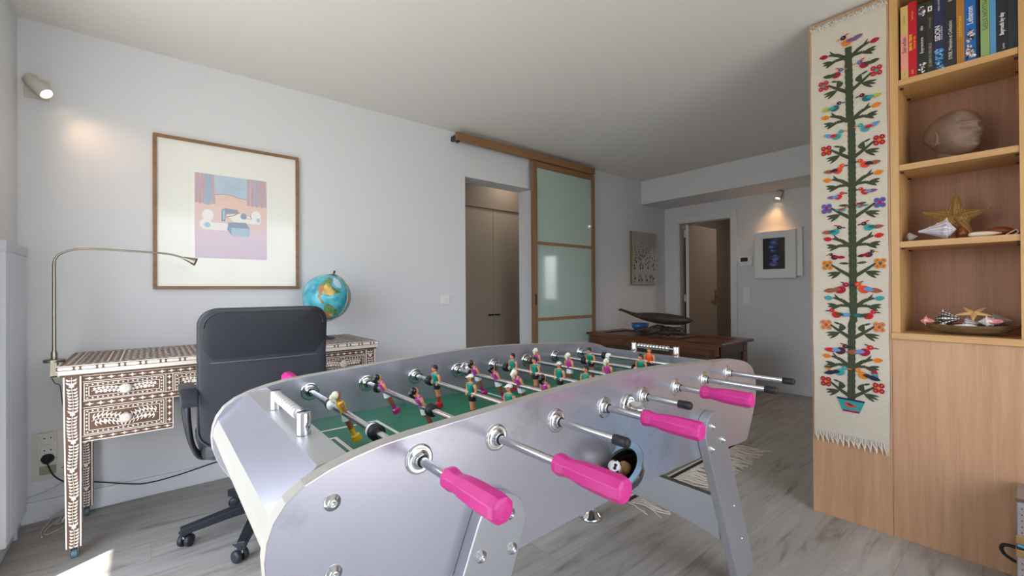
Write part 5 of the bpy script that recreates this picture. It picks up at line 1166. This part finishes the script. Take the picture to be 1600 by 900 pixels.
book(.2515, .2160, .335, srgb(42, 41, 42), 'black book lettered about Syria in white', multi(T('SYRIE, M\u00e9moire et Civilisation', .0165, 'white', .5, .10, .83), Rr(.35, .65, .86, .93, 'grey')))
book(.2150, .1905, .338, srgb(168, 112, 48), 'plain orange tan book between a black and a blue one', multi(T('LE PATRIMOINE', .013, 'yellow', .5, .35, 1)))
book(.1895, .1570, .345, srgb(24, 96, 168), 'bright blue book lettered Lebanon over a stone relief picture', multi(T('Lebanon', .026, 'white', .5, .46, .85, bold=.0003), blot(.05, .95, .02, .40, ('tan', 'white', 'black', 'tan'), 60, 4)))
book(.1560, .1480, .340, srgb(24, 24, 40), 'very thin black book beside the blue Lebanon book', None)
book(.1440, .1180, .330, srgb(136, 162, 100), 'light green book lettered A Million Steps reading downwards', multi(T('A MILLION STEPS', .020, 'dgreen', .5, .80, .98, -PI/2)))
book(.1170, .1000, .335, srgb(84, 142, 182), 'slim light blue book right of the green one', multi(T('DRUSH', .014, 'white', .5, .86, 1, -PI/2)))
book(.0990, .0680, .325, srgb(36, 35, 40), 'black book lettered Beyrouth by day in white', multi(T('Beyrouth by day', .017, 'white', .5, .22, .82, bold=.0004), T('Lamia', .010, 'white', .62, .04), T('Tamraz', .010, 'white', .5, .70)))
book(.0670, .0420, .330, srgb(44, 54, 60), 'dark slate book against the right upright of the top shelf', multi(T('guide', .017, 'white', .32, .62, 1, bold=.0004), T('vert', .017, 'white', .72, .66, 1, bold=.0004)))

# ------- stone head
STN = mat('brown_stone', srgb(126, 102, 84), .6, bump=.7, bscale=60, var=.22, vscale=14)
t = thing('stone_head', 'carved brown stone head with an elongated skull on the second shelf', 'sculpture', (2.82, .23, 1.7425))
def head_mesh():
    # face looks along local +X, up +Z; size about 1 high
    N, K = 96, 72; vs = []; fs = []
    def g(a, b, c, w_, h_): return math.exp(-((a-b)/w_)**2)*h_
    for i in range(K+1):
        th = PI*i/K
        for j in range(N):
            ph = 2*PI*j/N; z = math.cos(th); hs = math.sin(th)**(.46 if z < 0 else .85) if 0 < i < K else 0; x, y = hs*math.cos(ph), hs*math.sin(ph)
            X, Y, Z = .42*math.copysign(abs(x)**.82, x), y*.37, z*.48
            if x < 0: k = min(1, -x); X *= 1.42; Z += k*k*.05     # long skull to the rear
            if z < 0:
                k = min(1, -z); Y *= 1-.40*k*k; X = X*(1-.10*k)+.03*k                      # narrowing jaw, chin forward
                if x < 0: X *= 1-.62*k**.8
            f = max(0, x)
            if f > .25:
                fy = Y; bell = lambda cy, cz, wy, wz, h_: h_*math.exp(-((fy-cy)/wy)**2-((Z-cz)/wz)**2)
                X += bell(0, .0, .045, .12, .05)+bell(0, -.085, .06, .05, .075)            # nose
                X += bell(-.045, -.10, .025, .025, .03)+bell(.045, -.10, .025, .025, .03)
                X += bell(0, .09, .22, .035, .045)                                           # brow
                for s_ in (-1, 1): X += bell(s_*.13, .03, .062, .045, -.095)+bell(s_*.13, .028, .045, .016, .055)+bell(s_*.15, -.10, .06, .07, .02)
                X += bell(0, -.205, .095, .022, .075)+bell(0, -.255, .085, .024, .070)+bell(0, -.229, .11, .009, -.06)+bell(0, -.36, .10, .06, .09)
            vs.append(Vector((X, Y, Z)))
    for i in range(K):
        for j in range(N): fs.append((i*N+j, (i+1)*N+j, (i+1)*N+(j+1) % N, i*N+(j+1) % N))
    return vs, fs
vs, fs = head_mesh(); m = MB(); m.add(vs, fs, STN, True)
for s_ in (-1, 1):  # ears
    pts = [Vector((-.06+.085*math.cos(a)*-.7-.02, s_*(.345+.02*math.sin(a*.5)), -.03+.115*math.sin(a))) for a in [rad(20+320*k/16) for k in range(17)]]
    m.xform(Matrix.Identity(4)); m.tube([p+Vector((.05, 0, -.03)) for p in pts], [.030]*17, STN, 8); m.sphere((-.03, s_*.335, -.06), .07, STN, 12, (.8, .4, 1.2)); m.sphere((.01, s_*.335, -.17), .035, STN, 10)
m.loft([[Vector((-.10+r_*math.cos(2*PI*k/24)*1.1+dx, r_*.95*math.sin(2*PI*k/24), z)) for k in range(24)] for z, r_, dx in ((-.30, .24, .04), (-.42, .23, .0), (-.52, .24, -.02))], STN)
S = .222
R_ = Matrix.Translation((2.825, .232, 1.7425+.098+.006)) @ Matrix.Rotation(rad(-134), 4, 'Z') @ Matrix.Rotation(rad(-4), 4, 'Y') @ Matrix.Scale(S, 4)
m.xform(R_); zmin = min(v.z for v in m.v)
for v in m.v: v.z += 1.7426-zmin
m.build('head', t)

# ------- shells
def shell(kind, label, cat, tip, end, R, m1, m2, group=None, stripe='axial', nst=14, spikes=0, sph=.25, peak=.66, whorls=4, mouth=None, flat=1.0, msign=-1):
    """sea shell lying between its canal tip and its spire; ribbed body whorl, stepped spire, optional spines and mouth"""
    tip, end = Vector(tip), Vector(end); ax = end-tip; L = ax.length; A_ = ax.normalized(); B_ = Vector((0, 0, 1)); B_ = (B_-A_*A_.dot(B_)).normalized(); C_ = A_.cross(B_)
    t = thing(kind, label, cat, tuple((tip+end)/2), group); NS, NA = 64, 56; rings = []
    for i in range(NS+1):
        s_ = i/NS
        if s_ < peak: q = s_/peak; r0 = .10+.90*(q**1.25) if s_ > 0 else .04
        else:
            q = (s_-peak)/(1-peak); r0 = (1-q)**1.05; r0 += .07*(1-q)*math.sin(q*whorls*2*PI)
        ring = []
        for j in range(NA):
            a = 2*PI*j/NA; r_ = r0*(1+.035*math.cos(a*nst)); tw = (s_*whorls + j/NA) % 1
            if s_ > peak-.1: r_ *= 1+.05*math.sin(2*PI*tw)
            if spikes:
                for row in range(3):
                    rs = peak-.03-row*.20 if row else peak+.02
                    w_ = math.exp(-((s_-rs)/.030)**2)*max(0, math.cos(a*spikes/2))**14*sph*(1-.3*row); r_ += w_
                if s_ > peak+.06: r_ += .35*sph*max(0, math.cos(a*spikes/2))**10*(1-s_)*abs(math.sin(s_*40))
            r_ = max(r_, .002)*R
            ring.append(tip+ax*s_+B_*(r_*math.cos(a)*flat)+C_*(r_*math.sin(a)))
        rings.append(ring)
    m = MB(); o_ = 0
    for i in range(NS):
        for j in range(NA):
            if stripe == 'axial': k = (j % 4 == 0)
            elif stripe == 'rows': k = ((j//2) % 3 == 0) and (i % 7 > 1)
            elif stripe == 'spiral': k = ((i+j*6//NA) % 6 == 0)
            else: k = False
            jj = (j+1) % NA; m.add([rings[i][j], rings[i][jj], rings[i+1][jj], rings[i+1][j]], [(0, 1, 2, 3)], m2 if k else m1, True)
    m.add(rings[0], [list(range(NA))], m1); m.add(rings[-1], [list(range(NA))], m1)
    z0 = min(v.z for v in m.v); dz = tip.z-z0 if True else 0
    base_z = min(tip.z, end.z)
    for v in m.v: v.z += base_z-z0
    o = m.build('shell', t, weld=True)
    if mouth:
        c = tip+ax*(peak*.55); c.z += base_z-z0; q = MB(); d = (Vector((-1, 0, .35))-A_*A_.dot(Vector((-1, 0, .35)))).normalized(); e = A_.cross(d); n = 24
        rr_ = lambda f_, h_: [c+A_*(L*.30*f_*math.cos(2*PI*k/n))+e*(R*.42*f_*math.sin(2*PI*k/n))+d*(R*h_) for k in range(n)]
        q.loft([rr_(1.25, .55), rr_(1.15, .85), rr_(.95, .92), rr_(.7, .70), rr_(.02, .60)], mouth, cap=False); q.build('mouth', t)
    return t
SHW = mat('shell_lilac', srgb(186, 180, 194), .4, var=.12, vscale=30); SHP = mat('shell_white', srgb(232, 226, 218), .35); SHB = mat('shell_black', srgb(52, 42, 44), .4); SHPK = mat('shell_pink', srgb(226, 150, 150), .3, var=.15, vscale=30); SHG = mat('shell_grey', srgb(160, 152, 146), .55, bump=.5, bscale=60, var=.2, vscale=20); SHO = mat('shell_brown', srgb(132, 70, 30), .25, var=.4, vscale=14, stretch=(1, 1, 6)); SHC = mat('shell_cream', srgb(222, 204, 184), .35, var=.08, vscale=30)
Z3, Z4 = 1.3842, .9597
Rx = lambda a: Matrix.Rotation(rad(a), 4, 'X'); Ry = lambda a: Matrix.Rotation(rad(a), 4, 'Y'); Rz = lambda a: Matrix.Rotation(rad(a), 4, 'Z')
shell('conch_shell', 'lilac and white ribbed conch in front of the standing starfish', 'seashell', (2.735, .348, Z3), (2.745, .224, Z3), .044, SHW, SHP, 'shells on the third shelf', 'axial', 14, 11, .16, .74, 3)
shell('conch_shell', 'small grey knobbly shell at the left end of the starfish shelf', 'seashell', (2.755, .352, Z3), (2.765, .398, Z3), .021, SHG, SHG, 'shells on the third shelf', 'none', 8, 7, .25, .6, 3)
# standing starfish
def starfish(mt, c, R0, rin, th, M_, label, studs=None, group=None):
    t = thing('starfish', label, 'starfish', c, group); m = MB(); N = 100; K = 9; vs = []; fs = []
    for s_ in (1, -1):
        o_ = len(vs); vs.append(Vector((0, 0, th*s_*(1 if s_ > 0 else .35))))
        for k in range(1, K+1):
            f_ = k/K
            for i in range(N):
                a = 2*PI*i/N; p = abs(((a*5/(2*PI)) % 1)-.5)*2  # 1 at the arm tips
                r_ = rin+(R0-rin)*p**2.3; z = th*(1-f_**2.2)**.6*(.45+.55*(1-f_)) if s_ > 0 else -th*.35*(1-f_**3)
                z += (th*.45*(1-f_**4)*(p**2) if s_ > 0 else 0)
                vs.append(Vector((r_*f_*math.cos(a), r_*f_*math.sin(a), z if k < K else 0)))
        for i in range(N): fs.append((o_, o_+1+i, o_+1+(i+1) % N))
        for k in range(K-1):
            for i in range(N): a_ = o_+1+k*N; fs.append((a_+i, a_+N+i, a_+N+(i+1) % N, a_+(i+1) % N))
    m.add(vs, fs, mt, True)
    if studs:
        for arm in range(5):
            ta = 2*PI*arm/5
            for row in (-1, 0, 1):
                for q in range(2, 15):
                    f_ = q/15; w_ = row*rin*.42*(1-f_)**.8; r_ = R0*f_*.96; x, y = r_*math.cos(ta)-w_*math.sin(ta), r_*math.sin(ta)+w_*math.cos(ta)
                    m.sphere((x, y, th*(1.02-f_*.78)-abs(row)*th*.14), R0*.017, studs, 6)
            for q in range(4): a = ta+PI/5*(q/2); m.sphere((rin*.8*math.cos(a), rin*.8*math.sin(a), th*.86), R0*.016, studs, 6)
    m.xform(Matrix.Translation(c) @ M_); m.build('body', t); return t, m
SFB = mat('starfish_brown', srgb(150, 112, 62), .6, bump=.6, bscale=160, var=.2, vscale=40); SFS = mat('starfish_studs', srgb(214, 184, 120), .5)
# plane faces -x, one arm up
Mst = Matrix(((0, 0, -1, 0), (0, -1, 0, 0), (1, 0, 0, 0), (0, 0, 0, 1)))
Mst = Ry(12) @ Matrix(((0, 0, -1), (0, -1, 0), (1, 0, 0))).to_4x4()
starfish(SFB, (2.828, .238, Z3+.101), .122, .052, .024, Mst @ Rz(3), 'large studded brown starfish standing upright on the third shelf', SFS)
t = thing('amber_shell', 'glossy amber brown cone shell behind the lilac conch', 'seashell', (2.80, .205, Z3))
m = MB(); m.lathe([(0, 0), (.012, .004), (.020, .014), (.019, .035), (.010, .052), (0, .058)], SHO, (2.795, .212, Z3), 'Z', 24, caps=False); m.build('shell', t)
t = thing('cone_shell', 'long pale cream shell lying at the front of the third shelf', 'seashell', (2.74, .145, Z3))
m = MB(); L_ = .100; m.loft([[Vector((2.742+r_*.9*math.cos(2*PI*k/20), .190-L_*f_, Z3+.0125*(1 if True else 1)+r_*.75*math.sin(2*PI*k/20)+.0)) for k in range(20)] for f_, r_ in ((0, .002), (.05, .0105), (.15, .0150), (.35, .0163), (.6, .0145), (.82, .0085), (.95, .004), (1, .001))], SHC); m.build('shell', t, subsurf=2)
t = thing('volute_shell', 'glossy brown rounded shell at the right of the third shelf', 'seashell', (2.80, .11, Z3))
m = MB(); m.loft([[Vector((2.800+r_*.8*math.cos(2*PI*k/28), .158-.118*f_, Z3+.0012+.030*.0+(r_*(math.sin(2*PI*k/28)+.999))*.74+zz)) for k in range(28)] for f_, r_, zz in ((0, .002, .012), (.07, .014, .006), (.2, .024, .001), (.42, .0305, 0), (.65, .029, 0), (.85, .019, .002), (.96, .009, .006), (1, .002, .01))], SHO); m.build('shell', t, subsurf=2)
m = MB(); m.tube(spline([(2.772, .080, Z3+.006), (2.768, .064, Z3+.016), (2.770, .052, Z3+.024), (2.775, .047, Z3+.014), (2.775, .056, Z3+.006)], 5), .0022, SHP, 8); m.build('lip', t)
# bowl of shells
SB = mat('mother_of_pearl_brown', srgb(112, 92, 66), .18, var=.35, vscale=16, coat=.7, stretch=(1, 1, 3))
t = thing('shell_bowl', 'long oval polished brown bowl holding shells on the lowest open shelf', 'bowl', (2.80, .205, Z4))
bc = Vector((2.80, .200, Z4)); 
def bring(a, b, z, n=48, tw=0): return [bc+Vector((b*math.sin(2*PI*k/n), a*math.cos(2*PI*k/n)*(1-.04*math.cos(2*PI*k/n)), z+tw*math.cos(2*PI*k/n)**2+.0)) for k in range(n)]
m = MB(); m.loft([bring(.055, .030, .0005), bring(.080, .045, .003), bring(.120, .068, .014), bring(.148, .084, .031, tw=.004), bring(.157, .090, .042, tw=.008), bring(.153, .087, .042, tw=.008), bring(.140, .079, .030, tw=.004), bring(.112, .062, .017), bring(.07, .038, .009)], SB); m.build('bowl', t)
zb = Z4+.020
shell('pink_murex', 'small pink frilled shell at the left end of the bowl', 'seashell', (2.760, .300, zb+.012), (2.772, .350, zb+.014), .0185, SHPK, SHP, 'shells in the oval bowl', 'spiral', 9, 11, .5, .55, 2, SHPK)
shell('black_murex', 'black and white striped spiky shell in the bowl', 'seashell', (2.782, .216, zb+.006), (2.785, .306, zb+.000), .0345, SHB, SHP, 'shells in the oval bowl', 'rows', 14, 12, .30, .60, 3)
shell('grey_conch', 'large grey weathered conch at the right end of the bowl', 'seashell', (2.822, .066, zb+.010), (2.822, .155, zb+.010), .0320, SHG, SHG, 'shells in the oval bowl', 'none', 6, 6, .12, .60, 3)
shell('pink_conch', 'pale spiky conch with a pink mouth at the front of the bowl', 'seashell', (2.762, .090, zb+.008), (2.765, .165, zb+.008), .0215, SHP, SHC, 'shells in the oval bowl', 'spiral', 8, 8, .45, .62, 3, SHPK)
shell('white_whelk', 'slender white shell lying across the front of the bowl', 'seashell', (2.744, .165, zb+.014), (2.744, .238, zb+.014), .0075, SHP, SHP, 'shells in the oval bowl', 'none', 8, 0, 0, .45, 6)
shell('tan_whelk', 'small tan shell between the pink and the striped shell', 'seashell', (2.750, .255, zb+.012), (2.750, .292, zb+.012), .0080, mat('shell_tan', srgb(206, 170, 120), .4), SHC, 'shells in the oval bowl', 'none', 8, 0, 0, .5, 4)
shell('grey_whelk', 'small grey shell in the middle of the bowl', 'seashell', (2.785, .160, zb+.004), (2.800, .215, zb-.004), .0300, SHG, SHP, 'shells in the oval bowl', 'axial', 10, 7, .2, .6, 3)
starfish(mat('starfish_sand', srgb(214, 170, 116), .7, bump=.6, bscale=200, var=.12, vscale=50), (2.800, .178, Z4+.094), .062, .019, .008, Ry(-30) @ Rz(180), 'small sand coloured starfish lying on top of the shells')

# ------- trunk in front of the bookcase
TBL = mat('trunk_blue', srgb(70, 140, 176), .4, var=.12, vscale=12); TGR = mat('trunk_grey_metal', srgb(150, 140, 138), .4, .3, var=.1, vscale=20); TBR = mat('trunk_brass', srgb(168, 136, 88), .35, .7); TWD = mat('trunk_wood_slat', srgb(96, 70, 48), .5)
t = thing('travel_trunk', 'blue and grey metal travel trunk with brass corners in front of the bookcase', 'trunk', (2.57, -.3, 0))
x0, x1, y0, y1 = 2.475, 2.672, -.62, .050
m = MB(); m.box(x0, x1, y0, y1, .012, .199, TBL); m.build('body', t, bevel=.006)
m = MB(); m.box(x0-.002, x1+.002, y0-.002, y1+.002, .214, .380, TBL); m.build('lid', t, bevel=.008)
m = MB(); m.box(x0-.004, x1+.004, y0-.004, y1+.004, .198, .206, BLACK); m.box(x0-.003, x1+.003, y0-.003, y1+.003, .206, .216, TBL); m.build('seam_band', t, bevel=.002)
m = MB()
for z0, z1 in ((.225, .372), (.05, .18)): m.box(x0-.0045, x0, y1-.024, y1+.002, z0, z1, TGR); m.box(x0, x1, y1-.001, y1+.0045, z0, z1, TGR)
for z in [.24+.022*k for k in range(6)]+[.06+.022*k for k in range(5)]: m.lathe([(.0028, 0), (.002, -.0015), (0, -.002)], TWD, (x0-.0045, y1-.010, z), 'X', 8, caps=False)
m.box(x0-.006, x0+.004, y0, y1+.006, .376, .384, TWD); m.box(x0+.004, x1+.004, y0, y1+.004, .379, .3835, TGR); m.build('edge_band', t, bevel=.001)
for z0, z1 in ((.218, .250), (.170, .198), (.012, .045)):
    for xa, xb in ((x0-.008, x0+.045), (x1-.045, x1+.006)): MB().box(xa, xb, y1-.05, y1+.007, z0, z1, TBR).build('corner_fitting', t, bevel=.003)
m = MB(); hx = 2.60; m.tube(spline([(hx, y1+.004, .150), (hx, y1+.025, .152), (hx, y1+.042, .146), (hx, y1+.047, .130), (hx, y1+.038, .112), (hx, y1+.02, .100), (hx, y1+.004, .094)], 5), [(.007, .006)]*31, BLACK, 8); m.build('handle', t)
